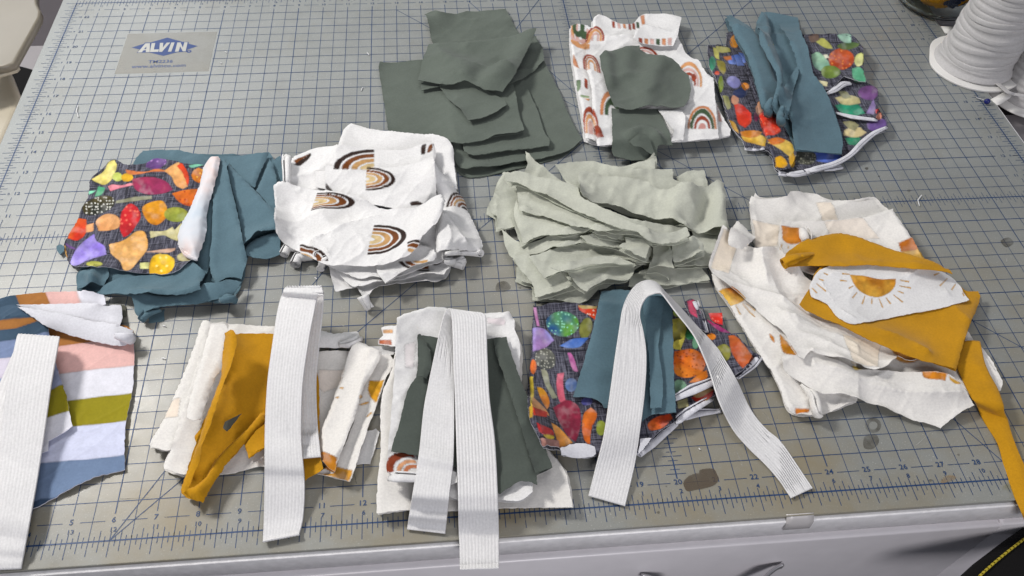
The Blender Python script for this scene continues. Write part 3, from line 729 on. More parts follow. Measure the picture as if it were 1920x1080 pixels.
# glass jar with scraps
jc = np.array([.916, .551])
jar = empty('glass_jar', (jc[0], jc[1], 0), 'clear glass jar stuffed with mustard and navy scraps at the back right', 'jar')
gm, t, b = nt('jar_glass'); b.inputs['Transmission Weight'].default_value = 1; b.inputs['Roughness'].default_value = .03; b.inputs['IOR'].default_value = 1.2; b.inputs['Base Color'].default_value = (.9, .95, .92, 1)
child('glass_wall', [lathe(jc[0], jc[1], [(.0001, .0005), (.036, .0005), (.042, .003), (.0455, .010), (.046, .02), (.046, .10), (.0445, .10), (.0445, .02), (.0435, .011), (.039, .005), (.035, .0028), (.0001, .0028)], 96)], [gm], jar)
def lump(cx, cy, cz, rx, ry, rz, seed):
    rows = []
    for a in np.linspace(.02, math.pi - .02, 36):
        rows.append([])
        for q in np.linspace(0, 2 * math.pi, 65)[:-1]:
            nn = 1 + .5 * (fbm(np.array([3 * math.cos(q) * math.sin(a) + 9]), np.array([3 * math.sin(q) * math.sin(a) + 3 * math.cos(a) + 9]), seed, 3)[0] - .5)
            rows[-1].append((cx + rx * nn * math.sin(a) * math.cos(q), cy + ry * nn * math.sin(a) * math.sin(q), cz - rz * nn * math.cos(a)))
    return loftmesh(np.array(rows), closed=True)
M_must = fabric('mustard_knit', (196, 132, 12), .05, .5, tint=1); M_navy = fabric('navy_scrap', (34, 46, 78))
thing('scrap_bundle', 'crumpled mustard fabric scraps pressed inside the glass jar', 'fabric scrap', [lump(jc[0], jc[1], .044, .042, .042, .039, 5), lump(jc[0] - .014, jc[1] - .016, .028, .022, .022, .019, 9)], [M_must])
thing('scrap_bundle', 'navy blue scrap inside the jar among the mustard scraps', 'fabric scrap', [lump(jc[0] - .004, jc[1] - .034, .024, .012, .007, .008, 12)], [M_navy])
# right of the table: grey shelf; black box added where a dark gap shows
thing('grey_shelf', 'grey low shelf beside the right table edge', 'shelf', [bxm(.922, 1.5, .10, .9, -.09, -.0305, 0, .004)], [M_grey])
thing('dark_gap_box', 'flat black box added for the dark gap on the grey shelf', 'case', [bxm(.925, 1.5, .395, .44, -.0302, -.0205, 0, .004)], [M_black])
# black padded thing with yellow stitching, front right
bk = unY((1925, 985), -.05); bl = un(K('P', (1952, 965), (1896, 1004), (1846, 1042), (1800, 1084), (1760, 1135), (1990, 1180), (2020, 950)), -.03)
bag = empty('black_bag', (bl[:, 0].mean(), bl[:, 1].mean(), -.3), 'black padded cloth bag with yellow stitching below the right front corner of the table', 'bag')
child('bag_panel', [prism(bl, -.046, -.03, 0, .006)], [M_black], bag)
a = un(K('P', (1956, 985), (1900, 1026), (1852, 1066), (1815, 1102)), -.0288); sts = []
pl, _ = resample(a[:, :2], .0032, False)
for i in range(len(pl) - 1):
    A, B = pl[i], pl[i + 1]; sts.append(wire((*(A + .12 * (B - A)), -.0292), (*(A + .88 * (B - A)), -.0292 + .0003), .0008, 6))
child('stitching', sts, [M_yel], bag)
# ================================================================== cloth materials
F_white = fabric('white_knit', (226, 225, 224), .03, .5); F_whiteP = fabric('white_knit_printed', (226, 225, 224), .03, .5, printed=True)
F_creamP = fabric('cream_knit_printed', (228, 225, 220), .03, .5, printed=True); F_cream = fabric('cream_knit', (228, 225, 220), .03, .5)
F_char = fabric('dark_sage_knit', (94, 102, 94), .07); F_char2 = fabric('deep_green_knit', (77, 84, 78), .07)
F_sage = fabric('pale_sage_gauze', (188, 190, 177), .06, 1.3); F_sagee = fabric('pale_sage_cut_edge', (206, 210, 192), .03); F_teal = fabric('teal_knit', (88, 114, 125), .06)
F_must = fabric('mustard_knit', (190, 137, 18), .09); F_gsc = fabric('grey_scrap_and_shade', (92, 92, 82))
F_mush = fabric('dark_plaid_printed', (60, 60, 72), plaid=((44, 44, 56), (118, 118, 132)), printed=True, rot=.06)
F_wback = fabric('white_reverse', (214, 214, 220), .04)
F_wpastel, t_, b_ = nt('white_reverse_showthrough')
nn_ = N(t_, 'ShaderNodeTexNoise', Scale=26, Detail=3); t_.links.new(geo(t_), nn_.inputs['Vector'])
t_.links.new(ramp(t_, nn_.outputs[0], [(.3, tuple(lin((196, 206, 216)))), (.5, tuple(lin((212, 212, 216)))), (.62, tuple(lin((222, 204, 200)))), (.74, tuple(lin((214, 214, 220))))]), b_.inputs['Base Color']); b_.inputs['Roughness'].default_value = .9
F_strip = fabric('striped_knit_printed', (214, 214, 226), .03, printed=True)
SOFT = [(.0018, .06, 20, 2.2), (.0006, .055, 50, 3.4), (.0005, .04, -40, 3.2)]
FLAT = [(.0009, .07, 20, 1.5), (.0004, .05, 35, 3.2)]
RUMP = [(.0009, .07, 15, 2.2), (.0012, .05, 70, 3.2), (.0009, .03, -30, 3.0), (.0006, .02, 30, 3.0)]
DOTW = (5.5, (235, 235, 225), .35); DOTK = (5, (90, 40, 15), .5)

# ================================================================== A  dark sage pieces, top centre
gA = 'dark sage green pieces cut and piled at the back'
A0 = K('R2', (640, 800), (650, 970), (690, 998), (860, 985), (1080, 930), (1250, 880), (1340, 815), (1300, 690), (1220, 520), (1140, 345), (1095, 215), (700, 300))
A1 = K('R2', (630, 800), (645, 925), (680, 962), (780, 960), (1000, 916), (1150, 890), (1290, 845), (1338, 800), (1355, 785), (1300, 690), (1220, 510), (1135, 335), (1095, 205), (700, 280))
thing('fabric_piece', 'dark sage green piece lowest in the back pile, wide right end with rounded corner', 'fabric piece',
      [sheet(A0, wr=FLAT, t=.0012), sheet(A1, lift=.0022, wr=FLAT, t=.0012, fold=[(0, 3)], fr=.002, bumps=[(K('R2', (760, 965))[0], .012, .004)])], [F_char], gA)
A2 = K('R2', (600, 400), (1020, 430), (1060, 530), (1110, 640), (1145, 760), (1170, 800), (1168, 830), (1000, 850), (850, 868), (730, 882), (690, 860), (680, 815), (640, 780))
thing('fabric_piece', 'dark sage green folded piece second from the bottom, edge turned over along its front', 'fabric piece',
      [sheet(A2, lift=.0025, wr=FLAT, t=.0012, fold=[(6, 11)], fr=.0022)], [F_char], gA)
A3 = K('R2', (215, 370), (222, 360), (245, 362), (460, 345), (700, 380), (950, 420), (967, 480), (985, 560), (1000, 640), (1027, 742), (980, 755), (860, 770), (800, 788), (640, 808), (560, 800), (265, 745), (250, 640), (225, 470))
thing('fabric_piece', 'widest dark sage green rectangle, its left corner flat on the mat', 'fabric piece', stack(A3, 2, .0016, .001, wr=FLAT, curl=.0025), [F_char], gA)
A4 = K('R2', (555, 490), (600, 560), (680, 640), (715, 695), (800, 675), (870, 645), (930, 600), (920, 570), (850, 525), (760, 480), (650, 450))
thing('fabric_scrap', 'small dark sage tongue of cloth poking out under the folded-over flap', 'fabric scrap', [sheet(A4, lift=.001, wr=FLAT, curl=.003)], [F_char], gA)
A5 = K('R2', (470, 105), (520, 97), (560, 107), (720, 75), (850, 65), (925, 60), (945, 100), (1015, 215), (1090, 215), (1130, 280), (1140, 350), (1080, 405), (1000, 450), (900, 480), (600, 400), (520, 260), (510, 240), (490, 160))
A6 = K('R2', (495, 258), (600, 250), (800, 235), (960, 220), (1095, 210), (1072, 270), (1040, 330), (1000, 400), (960, 465), (905, 525), (870, 520), (810, 515), (770, 495), (720, 470), (700, 465), (620, 480), (520, 470), (430, 460), (440, 420), (465, 330))
A6b = K('R2', (450, 512), (545, 490), (640, 470), (640, 420), (445, 470))
thing('fabric_piece', 'dark sage green piece doubled over on top of the back pile, far end fanned up', 'fabric piece',
      [sheet(A5, lift=.001, wr=SOFT, curl=.004, bumps=[(K('R2', (530, 110))[0], .014, .007)]), sheet(A6b, lift=.002),
       sheet(A6, lift=.004, wr=FLAT, fold=[(0, 4)], fr=.004, reach=4, stiff=12, curl=.001,
             creases=[(K('R2', (1080, 215), (1000, 330), (880, 470)), .009, .014), (K('R2', (700, 440), (560, 330)), .005, .014), (K('R2', (760, 470), (800, 420), (900, 360)), -.004, .008)])], [F_char], gA)

# ================================================================== B  white rainbow cloth, back
PB = Print(3)
rust, tan_, pink, grn, lbr = (150, 62, 36), (204, 146, 96), (204, 164, 156), (62, 84, 56), (196, 128, 84)
bands1 = [(.84, 1.0, tan_), (.62, .78, pink), (.36, .56, grn), (.0, .2, rust)]
PB.arc('R2', (1385, 185), (-95, 20), (0, 105), [(.80, 1.0, tan_), (.58, .74, pink), (.2, .45, grn)], a=(-.1, 1.2), b=(-2, 2), leg=1)
PB.arc('R2', (1330, 170), (75, 60), (-30, 100), [(.8, 1, tan_), (.55, .74, pink), (.15, .4, grn)], leg=.3)
PB.arc('R2', (1425, 225), (52, 0), (5, -58), [(.78, 1, rust), (.5, .74, tan_), (.2, .42, pink)], leg=.4)
PB.arc('R2', (1405, 385), (48, 15), (-6, -65), [(.78, 1, rust), (.56, .74, (160, 100, 62)), (.25, .46, tan_)], leg=.5)
PB.arc('R2', (1520, 640), (68, 0), (0, -120), [(.72, 1, lbr), (.3, .62, grn)], leg=.2)
PB.arc('R2', (1400, 720), (44, 10), (-5, -100), [(.72, 1, rust), (.4, .64, tan_), (0, .3, pink)], leg=.5)
PB.poly('R2', [(1415, 730), (1440, 728), (1475, 790), (1440, 800), (1425, 770)], rust)
PB.poly('R2', [(1365, 455), (1378, 460), (1385, 515), (1370, 510)], rust); PB.poly('R2', [(1318, 470), (1345, 468), (1340, 520), (1320, 530)], grn, (120, 140, 110))
PB.poly('R2', [(1300, 325), (1320, 360), (1338, 410), (1325, 400), (1300, 370)], lbr); PB.poly('R2', [(1352, 180), (1380, 190), (1375, 235), (1352, 215)], grn)
PB.poly('R2', [(1340, 552), (1395, 555), (1390, 570), (1345, 565)], (140, 160, 120)); PB.poly('R2', [(1360, 575), (1395, 575), (1390, 590)], tan_)
PB.arc('R2', (1700, 345), (85, 10), (10, -68), [(.82, 1, rust), (.6, .76, pink)], b=(.1, 2))
for i, (x0, c) in enumerate(((1520, rust), (1550, pink), (1580, lbr), (1610, (150, 80, 70)), (1632, rust), (1655, grn))):
    y0 = 122 + 14 * math.sin((x0 - 1500) / 160 * 3) + (0 if x0 < 1600 else 8); PB.poly('R2', [(x0, y0), (x0 + 16, y0 + 3), (x0 + 20, y0 + 40), (x0 + 4, y0 + 36)], c, smooth=False)
PB.poly('R2', [(1680, 100), (1702, 97), (1706, 150), (1688, 154)], lbr, smooth=False)
for i, c in enumerate((rust, lbr, pink, grn, lbr, pink)):
    x0 = 1670 + i * 33; PB.poly('R2', [(x0, 222), (x0 + 22, 224), (x0 + 22, 260), (x0, 248 + min(i, 2) * 4)], c, smooth=False)
PB.arc('R3', (106, 738), (82, 0), (0, -136), [(.86, 1, lbr), (.64, .84, grn), (.40, .56, rust), (0, .26, (196, 140, 132))], leg=0)
PB.arc('R3', (30, 480), (75, 20), (15, -120), [(.84, 1, tan_), (.62, .76, pink), (.4, .56, rust)], b=(.0, 2))
PB.poly('R3', [(45, 425), (65, 420), (75, 450), (62, 470), (48, 455)], rust); PB.poly('R3', [(192, 620), (205, 640), (220, 690), (200, 690)], (190, 150, 140)); PB.poly('R3', [(190, 575), (200, 600), (196, 625)], rust)
B0 = K('P', (1070, 52), (1083, 48), (1100, 52), (1112, 58), (1112, 40), (1117, 34), (1133, 35), (1150, 43), (1163, 47), (1187, 47), (1200, 33), (1217, 31), (1240, 33), (1275, 43), (1270, 83), (1284, 107), (1307, 117), (1323, 140), (1335, 150), (1340, 187), (1350, 213), (1368, 247), (1368, 258), (1347, 262), (1280, 266), (1160, 277), (1120, 272), (1097, 266), (1093, 230), (1080, 160), (1070, 90))
B1 = K('P', (1099, 78), (1107, 72), (1160, 74), (1187, 72), (1200, 55), (1213, 50), (1268, 66), (1276, 85), (1290, 108), (1310, 120), (1325, 146), (1336, 152), (1340, 190), (1346, 262), (1280, 267), (1148, 277), (1120, 276), (1112, 235), (1107, 165), (1099, 130))
B2 = K('R2', (1640, 222), (1660, 175), (1690, 150), (1760, 160), (1880, 190), (1885, 215), (1865, 262), (1760, 262), (1680, 250))
tB = 'white cloth with rust, tan and green rainbows under the dark sage scraps at back'
thing('fabric_piece', tB, 'fabric piece', stack(B0, 3, .0022, .0012, prt=PB, res=.0011, wr=SOFT, fold=[(0, 5), (27, 30)], fr=.004, bumps=[(K('R2', (1880, 140))[0], .02, .006)]) +
      [sheet(B1, lift=.003, prt=PB, res=.0011, wr=SOFT, fold=[(0, 2), (15, 19)], fr=.005), sheet(B2, lift=.004, prt=PB, res=.0011, wr=FLAT, fold=[(0, 4)], fr=.003)], [F_whiteP], 'rainbow printed fabrics')
C2 = K('R2', (1520, 612), (1700, 615), (1785, 615), (1810, 670), (1840, 740), (1865, 810), (1780, 820), (1785, 845), (1720, 860), (1640, 858), (1540, 840), (1525, 820))
thing('fabric_scrap', 'dark sage scrap hanging over the front of the back rainbow cloth, its tip folded', 'fabric scrap',
      [sheet(C2, lift=.001, wr=FLAT, smooth=False, creases=[(K('R2', (1625, 775), (1680, 752), (1740, 765), (1785, 815)), .006, .005), (K('R2', (1660, 800), (1700, 790)), .003, .004)]), sheet(K('R2', (1622, 780), (1650, 762), (1690, 752), (1740, 765), (1785, 818), (1740, 812), (1690, 800), (1650, 800)), lift=.003, res=.0012)], [F_char], gA)
C3 = K('P', (1234, 206), (1278, 208), (1283, 222), (1280, 266), (1258, 268), (1262, 250), (1250, 232))
thing('fabric_scrap', 'little white scrap tucked beside the dark sage scraps on the back rainbow cloth', 'fabric scrap', [sheet(C3, lift=.002, wr=SOFT, curl=.003)], [F_white])
C1 = np.r_[K('R2', (1450, 340), (1500, 303), (1600, 272), (1675, 262), (1680, 288), (1720, 310), (1780, 330), (1850, 345)), K('P', (1272, 124), (1290, 143), (1295, 167), (1291, 190), (1280, 207)), K('R2', (1800, 615), (1700, 625), (1600, 628), (1530, 620), (1510, 560), (1480, 480), (1455, 390))]
thing('fabric_scrap', 'larger dark sage scrap with a pleat, lying across the middle of the back rainbow cloth', 'fabric scrap',
      [sheet(C1, lift=.002, wr=SOFT, curl=.003, smooth=False, creases=[(K('R2', (1790, 350), (1750, 450), (1710, 610)), .006, .010), (K('R2', (1620, 290), (1600, 420)), .003, .008), (K('R2', (1490, 330), (1510, 480)), .004, .006)])], [F_char], gA)

# ================================================================== D  mushroom cloth and teal, back right
PD = Print(11)
PD.ell('R3', 890, 340, 68, 62, (204, 88, 18), (176, 62, 12), dots=(7, (226, 130, 60), .6))
PD.poly('R3', [(722, 310), (760, 296), (800, 330), (825, 375), (790, 405), (735, 380)], (150, 190, 160), (120, 165, 140)).ell('R3', 990, 342, 26, 34, (180, 190, 90), (214, 214, 150)).ell('R3', 930, 262, 60, 20, (70, 96, 50), (96, 116, 60))
PD.poly('R3', [(862, 212), (905, 205), (945, 220), (945, 245), (900, 240)], (150, 190, 168)).ell('R3', 830, 412, 56, 36, (92, 120, 44), (120, 140, 60)).poly('R3', [(950, 390), (985, 380), (1025, 430), (1025, 472), (960, 460)], (96, 172, 132), (70, 150, 112))
PD.ell('R3', 1040, 530, 58, 42, (98, 60, 110), (120, 80, 136)).ell('R3', 1082, 715, 56, 36, (92, 66, 126), (112, 84, 150)).poly('R3', [(850, 600), (900, 585), (985, 590), (1025, 640), (960, 655), (880, 630)], (24, 122, 96), (40, 150, 112))
PD.poly('R3', [(850, 560), (900, 545), (985, 555), (1000, 585), (900, 592)], (190, 180, 130)).poly('R3', [(870, 520), (920, 520), (945, 560), (900, 560)], (140, 140, 104)).poly('R3', [(905, 790), (960, 775), (1000, 780), (985, 815), (930, 825)], (28, 140, 100))
PD.poly('R3', [(905, 740), (970, 725), (1035, 750), (990, 775), (900, 775)], (206, 190, 140)).poly('R3', [(895, 690), (950, 685), (990, 710), (965, 750), (930, 730)], (150, 146, 108))
PD.ell('R3', 800, 888, 100, 30, (56, 80, 164), (84, 110, 196), ang=8).ell('R3', 690, 895, 60, 42, (84, 84, 72), (60, 62, 56), dots=(4.5, (170, 170, 150), .4)).poly('R3', [(740, 230), (780, 220), (830, 250), (845, 275), (800, 270)], (176, 176, 90))
PD.poly('R3', [(325, 765), (400, 755), (465, 790), (460, 830), (400, 815), (335, 800)], (232, 196, 80), (222, 170, 50)).poly('R3', [(510, 905), (550, 895), (585, 935), (575, 950), (520, 950)], (228, 168, 20)).ell('R3', 610, 905, 18, 46, (216, 164, 30))
PD.poly('R3', [(470, 820), (540, 790), (590, 800), (630, 850), (600, 890), (530, 850)], (226, 190, 84)).poly('R3', [(320, 745), (400, 738), (445, 750), (430, 770), (330, 772)], (214, 130, 26)).poly('R3', [(470, 805), (530, 782), (575, 790), (560, 815), (490, 830)], (222, 120, 28))
PD.poly('R3', [(425, 655), (460, 640), (500, 660), (550, 745), (520, 770), (460, 780), (440, 720)], (212, 48, 30), (226, 66, 36), dots=(6, (240, 120, 90), .6)).poly('R3', [(285, 600), (320, 590), (375, 640), (385, 690), (350, 725), (310, 700)], (206, 42, 28), (222, 60, 30))
PD.ell('R3', 290, 575, 22, 26, (206, 150, 120)).ell('R3', 428, 622, 20, 28, (210, 150, 112)).ell('R3', 282, 475, 40, 32, (160, 160, 204), (130, 130, 184), ang=15).poly('R3', [(250, 330), (310, 308), (345, 320), (350, 370), (300, 372), (255, 360)], (74, 104, 176), (110, 134, 204))
PD.poly('R3', [(185, 350), (230, 355), (240, 410), (225, 440), (195, 400)], (140, 130, 44), (160, 146, 60)).poly('R3', [(165, 280), (195, 290), (205, 345), (185, 340)], (186, 182, 96)).ell('R3', 320, 535, 46, 28, (34, 48, 90)).ell('R3', 290, 240, 24, 34, (214, 140, 40)).ell('R3', 350, 490, 22, 24, (220, 134, 20))
PD.ell('R3', 162, 375, 20, 42, (50, 120, 96), (70, 146, 112)).ell('R3', 190, 430, 14, 14, (222, 70, 24)).ell('R3', 210, 490, 16, 42, (130, 150, 50)).poly('R3', [(215, 555), (245, 560), (265, 625), (245, 640)], (150, 150, 96)).ell('R3', 410, 665, 14, 26, (120, 40, 80)).poly('R3', [(225, 325), (270, 320), (275, 345), (240, 345)], (176, 104, 56))
PD.poly('R3', [(180, 275), (262, 280), (270, 300), (200, 302)], (170, 166, 84)).poly('R3', [(250, 690), (290, 700), (315, 760), (290, 745)], (216, 160, 20)).ell('R3', 560, 760, 20, 10, (60, 60, 70)).poly('R3', [(700, 215), (760, 210), (770, 228), (720, 240)], (110, 90, 80))
PD.poly('R3', [(760, 455), (815, 470), (810, 490), (770, 480)], (214, 206, 160)).poly('R3', [(790, 310), (815, 308), (822, 330), (800, 335)], (214, 214, 190)).poly('R3', [(1030, 640), (1070, 560), (1085, 600), (1075, 650)], (140, 120, 170)).poly('R3', [(1080, 620), (1098, 615), (1096, 640), (1085, 642)], (200, 40, 40)).ell('R3', 1100, 665, 14, 20, (190, 110, 80))
D0 = K('R3', (135, 270), (180, 265), (240, 270), (245, 200), (270, 195), (300, 210), (690, 210), (860, 208), (945, 215), (995, 270), (1010, 330), (1012, 400), (1030, 470), (1090, 500), (1098, 560), (1095, 620), (1145, 705), (1145, 740), (1060, 775), (1000, 840), (930, 895), (850, 938), (740, 975), (640, 990), (540, 980), (520, 960), (495, 880), (460, 850), (350, 840), (330, 800), (260, 710), (240, 650), (190, 480), (140, 360))
D1 = K('R3', (245, 205), (300, 200), (700, 210), (945, 216), (1000, 275), (1012, 400), (1030, 472), (1088, 500), (1098, 565), (1088, 672), (980, 665), (860, 645), (600, 740), (430, 660), (340, 480), (290, 330))
D2 = K('R3', (680, 210), (860, 208), (945, 215), (998, 272), (1012, 400), (1028, 470), (960, 462), (900, 445), (830, 500), (740, 520), (690, 400))
D1L = K('R3', (240, 200), (275, 195), (420, 300), (520, 600), (640, 850), (600, 960), (530, 965), (490, 880), (440, 700), (410, 600), (380, 500), (330, 350))
edge1 = [(1145, 715), (1080, 745), (1010, 800), (940, 870), (860, 915), (740, 950), (640, 975), (540, 972)]
thing('fabric_piece', 'dark plaid mushroom cloth with curled white front edge, under teal at the back right', 'fabric piece',
      stack(D0, 2, .003, .001, prt=PD, res=.0011, wr=SOFT, back=1, curl=.002, fold=[(0, 1), (31, 33)], fr=.004) + [sheet(D1, lift=.003, prt=PD, res=.0011, wr=SOFT, curl=.001), sheet(D1L, lift=.002, prt=PD, res=.0011, wr=SOFT, fold=[(7, 11)], fr=.004),
       sheet(D2, lift=.003, prt=PD, res=.0011, wr=SOFT, back=1, curl=.004),
       roll(K('R3', *edge1), [.002, .003, .0035, .003, .0035, .004, .0045, .004], 1.2, 1, squash=.5), roll(K('R3', (1085, 672), (1020, 665), (950, 655), (865, 635)), [.003, .003, .0035, .002], 1.2, 1, squash=.5), roll(K('R3', (945, 468), (900, 470), (850, 505), (810, 525)), [.003, .005, .004, .002], 1.2, 1, squash=.5),
       roll(K('R3', (350, 835), (400, 840), (460, 835)), [.003, .003, .002], 1.2, 1, squash=.5), roll(K('R3', (890, 935), (840, 945), (790, 955)), [.004, .004, .002], 1.2, 1, squash=.5)], [F_mush, F_wback], 'mushroom printed fabrics')
gT = 'teal pieces on the mushroom cloths'
T0 = K('R3', (235, 110), (270, 95), (330, 150), (405, 200), (415, 140), (440, 80), (460, 72), (560, 85), (645, 100), (655, 130), (660, 190), (690, 260), (740, 440), (790, 500), (830, 570), (870, 680), (900, 800), (895, 870), (760, 860), (630, 850), (610, 790), (560, 700), (530, 660), (440, 620), (410, 500), (370, 370), (310, 250), (250, 150))
T1 = K('R3', (235, 110), (270, 95), (335, 155), (405, 205), (440, 270), (480, 360), (525, 480), (545, 545), (500, 640), (440, 620), (410, 500), (370, 370), (310, 250), (255, 160))
T2 = K('R3', (410, 150), (440, 78), (468, 100), (495, 250), (545, 400), (548, 530), (560, 600), (590, 690), (535, 690), (500, 600), (520, 490), (460, 330), (418, 230))
T3 = K('R3', (540, 140), (600, 135), (655, 132), (662, 195), (690, 260), (740, 440), (790, 500), (850, 640), (895, 800), (892, 868), (760, 860), (632, 850), (600, 700), (590, 600), (640, 430), (640, 380), (600, 260))
T4 = K('R3', (510, 562), (570, 490), (640, 378), (648, 405), (620, 520), (598, 625), (570, 690), (540, 620))
thing('fabric_piece', 'teal knit piece pleated lengthwise, on the mushroom cloth at the back right', 'fabric piece',
      [sheet(T0, lift=.002, wr=FLAT), sheet(T1, lift=.003, wr=FLAT, fold=[(0, 6), (8, 13)], fr=.007), sheet(T2, lift=.003, wr=FLAT, fold=[(0, 5), (8, 12)], fr=.007),
       sheet(T3, lift=.003, wr=FLAT, fold=[(12, 16)], fr=.006), sheet(T4, lift=.003, fold=[(1, 3)], fr=.004),
       roll(K('R3', (500, 560), (482, 600), (484, 640)), [.003, .0045, .0048], 2.2), roll(K('R3', (565, 600), (552, 650), (556, 690)), [.003, .0045, .005], 2.2)], [F_teal], gT)

# ================================================================== E  mushroom cloth over teal, left
gE = 'teal pieces heaped at the left'
E0 = K('R4', (780, 110), (830, 45), (980, 43), (1190, 75), (1400, 70), (1560, 62), (1590, 105), (1625, 85), (1640, 200), (1625, 640), (1540, 665), (1440, 655), (1400, 820), (1340, 915), (1230, 925), (1000, 940), (700, 880), (450, 850), (452, 770), (480, 735), (750, 300))
E1 = K('R4', (1480, 270), (1510, 190), (1560, 75), (1600, 200), (1612, 420), (1545, 345))
E2 = K('R4', (1325, 120), (1345, 145), (1440, 240), (1560, 370), (1620, 440), (1622, 508), (1520, 530), (1415, 592), (1395, 480), (1370, 350), (1335, 220))
E2b = K('R4', (1405, 640), (1440, 592), (1520, 545), (1625, 515), (1620, 640), (1545, 665), (1430, 655))
thing('fabric_piece', 'teal piece spread widest in the left heap, creased into triangles on its right', 'fabric piece',
      [sheet(E0, lift=.002, wr=SOFT, curl=.002), sheet(K('R4', (1180, 80), (1400, 72), (1556, 64), (1475, 262), (1430, 240), (1330, 120), (1250, 200)), lift=.002, fold=[(2, 4)], fr=.005, wr=FLAT), sheet(E1, lift=.003, fold=[(0, 3)], fr=.004), sheet(E2b, lift=.003, fold=[(0, 3)], fr=.004), sheet(E2, lift=.004, wr=FLAT, fold=[(0, 6)], fr=.006)], [F_teal], gE)
E3 = K('R4', (1265, 110), (1310, 110), (1340, 250), (1370, 380), (1392, 480), (1420, 620), (1432, 700), (1400, 795), (1330, 790), (1260, 830), (1220, 740), (1228, 560), (1238, 400), (1243, 250))
E4 = K('R4', (1240, 250), (1240, 400), (1228, 600), (1200, 760), (1165, 830), (1080, 800), (1090, 690), (1150, 560))
thing('fabric_piece', 'teal strip running front to back beside the white rolled edge', 'fabric piece', [sheet(E4, lift=.002, fold=[(0, 3)], fr=.005), sheet(E3, lift=.003, wr=FLAT, fold=[(1, 6), (9, 13)], fr=.005)], [F_teal], gE)
E5 = K('R4', (455, 845), (530, 828), (700, 790), (870, 770), (1000, 745), (1120, 690), (1192, 760), (1165, 828), (1170, 852), (1080, 880), (900, 885), (760, 882), (600, 870))
E6 = K('R4', (780, 880), (900, 888), (1080, 880), (1170, 845), (1260, 828), (1330, 790), (1400, 795), (1370, 870), (1340, 912), (1240, 920), (1120, 943), (950, 962), (880, 990), (840, 1015), (815, 1030), (795, 1000), (785, 950))
E7 = K('R4', (470, 740), (520, 735), (625, 715), (632, 760), (605, 825), (550, 825), (455, 848), (450, 790))
E8 = K('R4', (860, 1000), (950, 955), (952, 1022), (862, 1036))
thing('fabric_piece', 'long teal band curling along the front of the left heap with a looped end', 'fabric piece',
      [sheet(E8, lift=.0005), sheet(E7, lift=.002, wr=SOFT, creases=[(K('R4', (560, 730), (545, 820)), .005, .004), (K('R4', (490, 760), (550, 800)), .004, .003)]), sheet(E6, lift=.003, wr=SOFT, fold=[(13, 16), (0, 3)], fr=.006, bumps=[(K('R4', (1310, 850))[0], .012, .006)]),
       roll(K('R4', (1345, 890), (1310, 890), (1240, 905)), [.0065, .006, .003], 1.5, squash=.7), roll(K('R4', (820, 1020), (850, 985), (930, 960)), [.0035, .004, .002], 1.2), sheet(E5, lift=.004, wr=SOFT, fold=[(6, 10)], fr=.005)], [F_teal], gE)
PE = Print(21)
PE.poly('R4', [(530, 208), (600, 160), (635, 105), (665, 97), (678, 120), (665, 170), (640, 215), (605, 238), (560, 225)], (228, 216, 124), (222, 200, 92))
PE.ell('R4', 680, 193, 28, 25, (186, 196, 96)).ell('R4', 735, 197, 35, 24, (214, 164, 30)).poly('R4', [(622, 245), (650, 235), (700, 240), (760, 228), (790, 238), (700, 255), (640, 275)], (222, 136, 148), (206, 110, 130))
PE.poly('R4', [(765, 205), (830, 195), (930, 205), (980, 235), (1003, 270), (940, 290), (840, 290), (780, 260)], (166, 50, 84), (132, 36, 84), d=(1, 0)).poly('R4', [(845, 140), (860, 100), (905, 82), (960, 95), (970, 115), (930, 145), (880, 150)], (122, 84, 156), (96, 62, 120), dots=(7, (170, 130, 190), .7))
PE.poly('R4', [(725, 148), (760, 155), (850, 165), (900, 150), (950, 155), (980, 165), (900, 165), (780, 180), (735, 170)], (214, 122, 66)).poly('R4', [(950, 160), (1000, 130), (1040, 115), (1060, 150), (1080, 200), (1090, 250), (1060, 262), (1020, 245), (990, 190)], (222, 170, 106), (212, 146, 84))
PE.poly('R4', [(1025, 135), (1055, 118), (1085, 160), (1095, 210), (1086, 250), (1070, 200), (1050, 160)], (214, 66, 30)).ell('R4', 1150, 185, 40, 42, (214, 132, 26), (190, 96, 20), dots=(6, (240, 190, 80), .6))
PE.poly('R4', [(515, 275), (560, 270), (515, 302)], (134, 216, 178)).poly('R4', [(548, 310), (570, 245), (610, 255), (590, 295)], (80, 168, 122), (60, 146, 104)).ell('R4', 572, 356, 102, 46, (74, 66, 32), (36, 38, 28), ang=-20, dots=DOTW)
PE.poly('R4', [(670, 330), (800, 305), (880, 300), (880, 320), (800, 330), (670, 345)], (142, 142, 116)).poly('R4', [(995, 290), (1060, 270), (1150, 262), (1140, 330), (1110, 362), (1040, 340)], (216, 120, 34), (196, 90, 24), dots=(7, (170, 60, 20), .7))
PE.poly('R4', [(705, 400), (730, 360), (755, 345), (800, 375), (815, 420), (790, 470), (740, 530), (715, 540), (695, 500), (695, 450)], (206, 38, 42), (176, 22, 34), dots=(8, (230, 110, 90), .75)).poly('R4', [(825, 370), (870, 340), (945, 335), (970, 380), (965, 420), (910, 470), (875, 465), (830, 410)], (214, 146, 26), (192, 118, 18))
PE.ell('R4', 1022, 408, 72, 44, (166, 168, 66), (140, 150, 56)).poly('R4', [(555, 450), (600, 410), (640, 405), (690, 430), (690, 480), (640, 500), (570, 505)], (226, 168, 112), (214, 150, 92)).poly('R4', [(445, 435), (500, 435), (503, 500), (480, 545), (440, 563), (395, 550), (420, 480)], (226, 100, 34), (214, 50, 24))
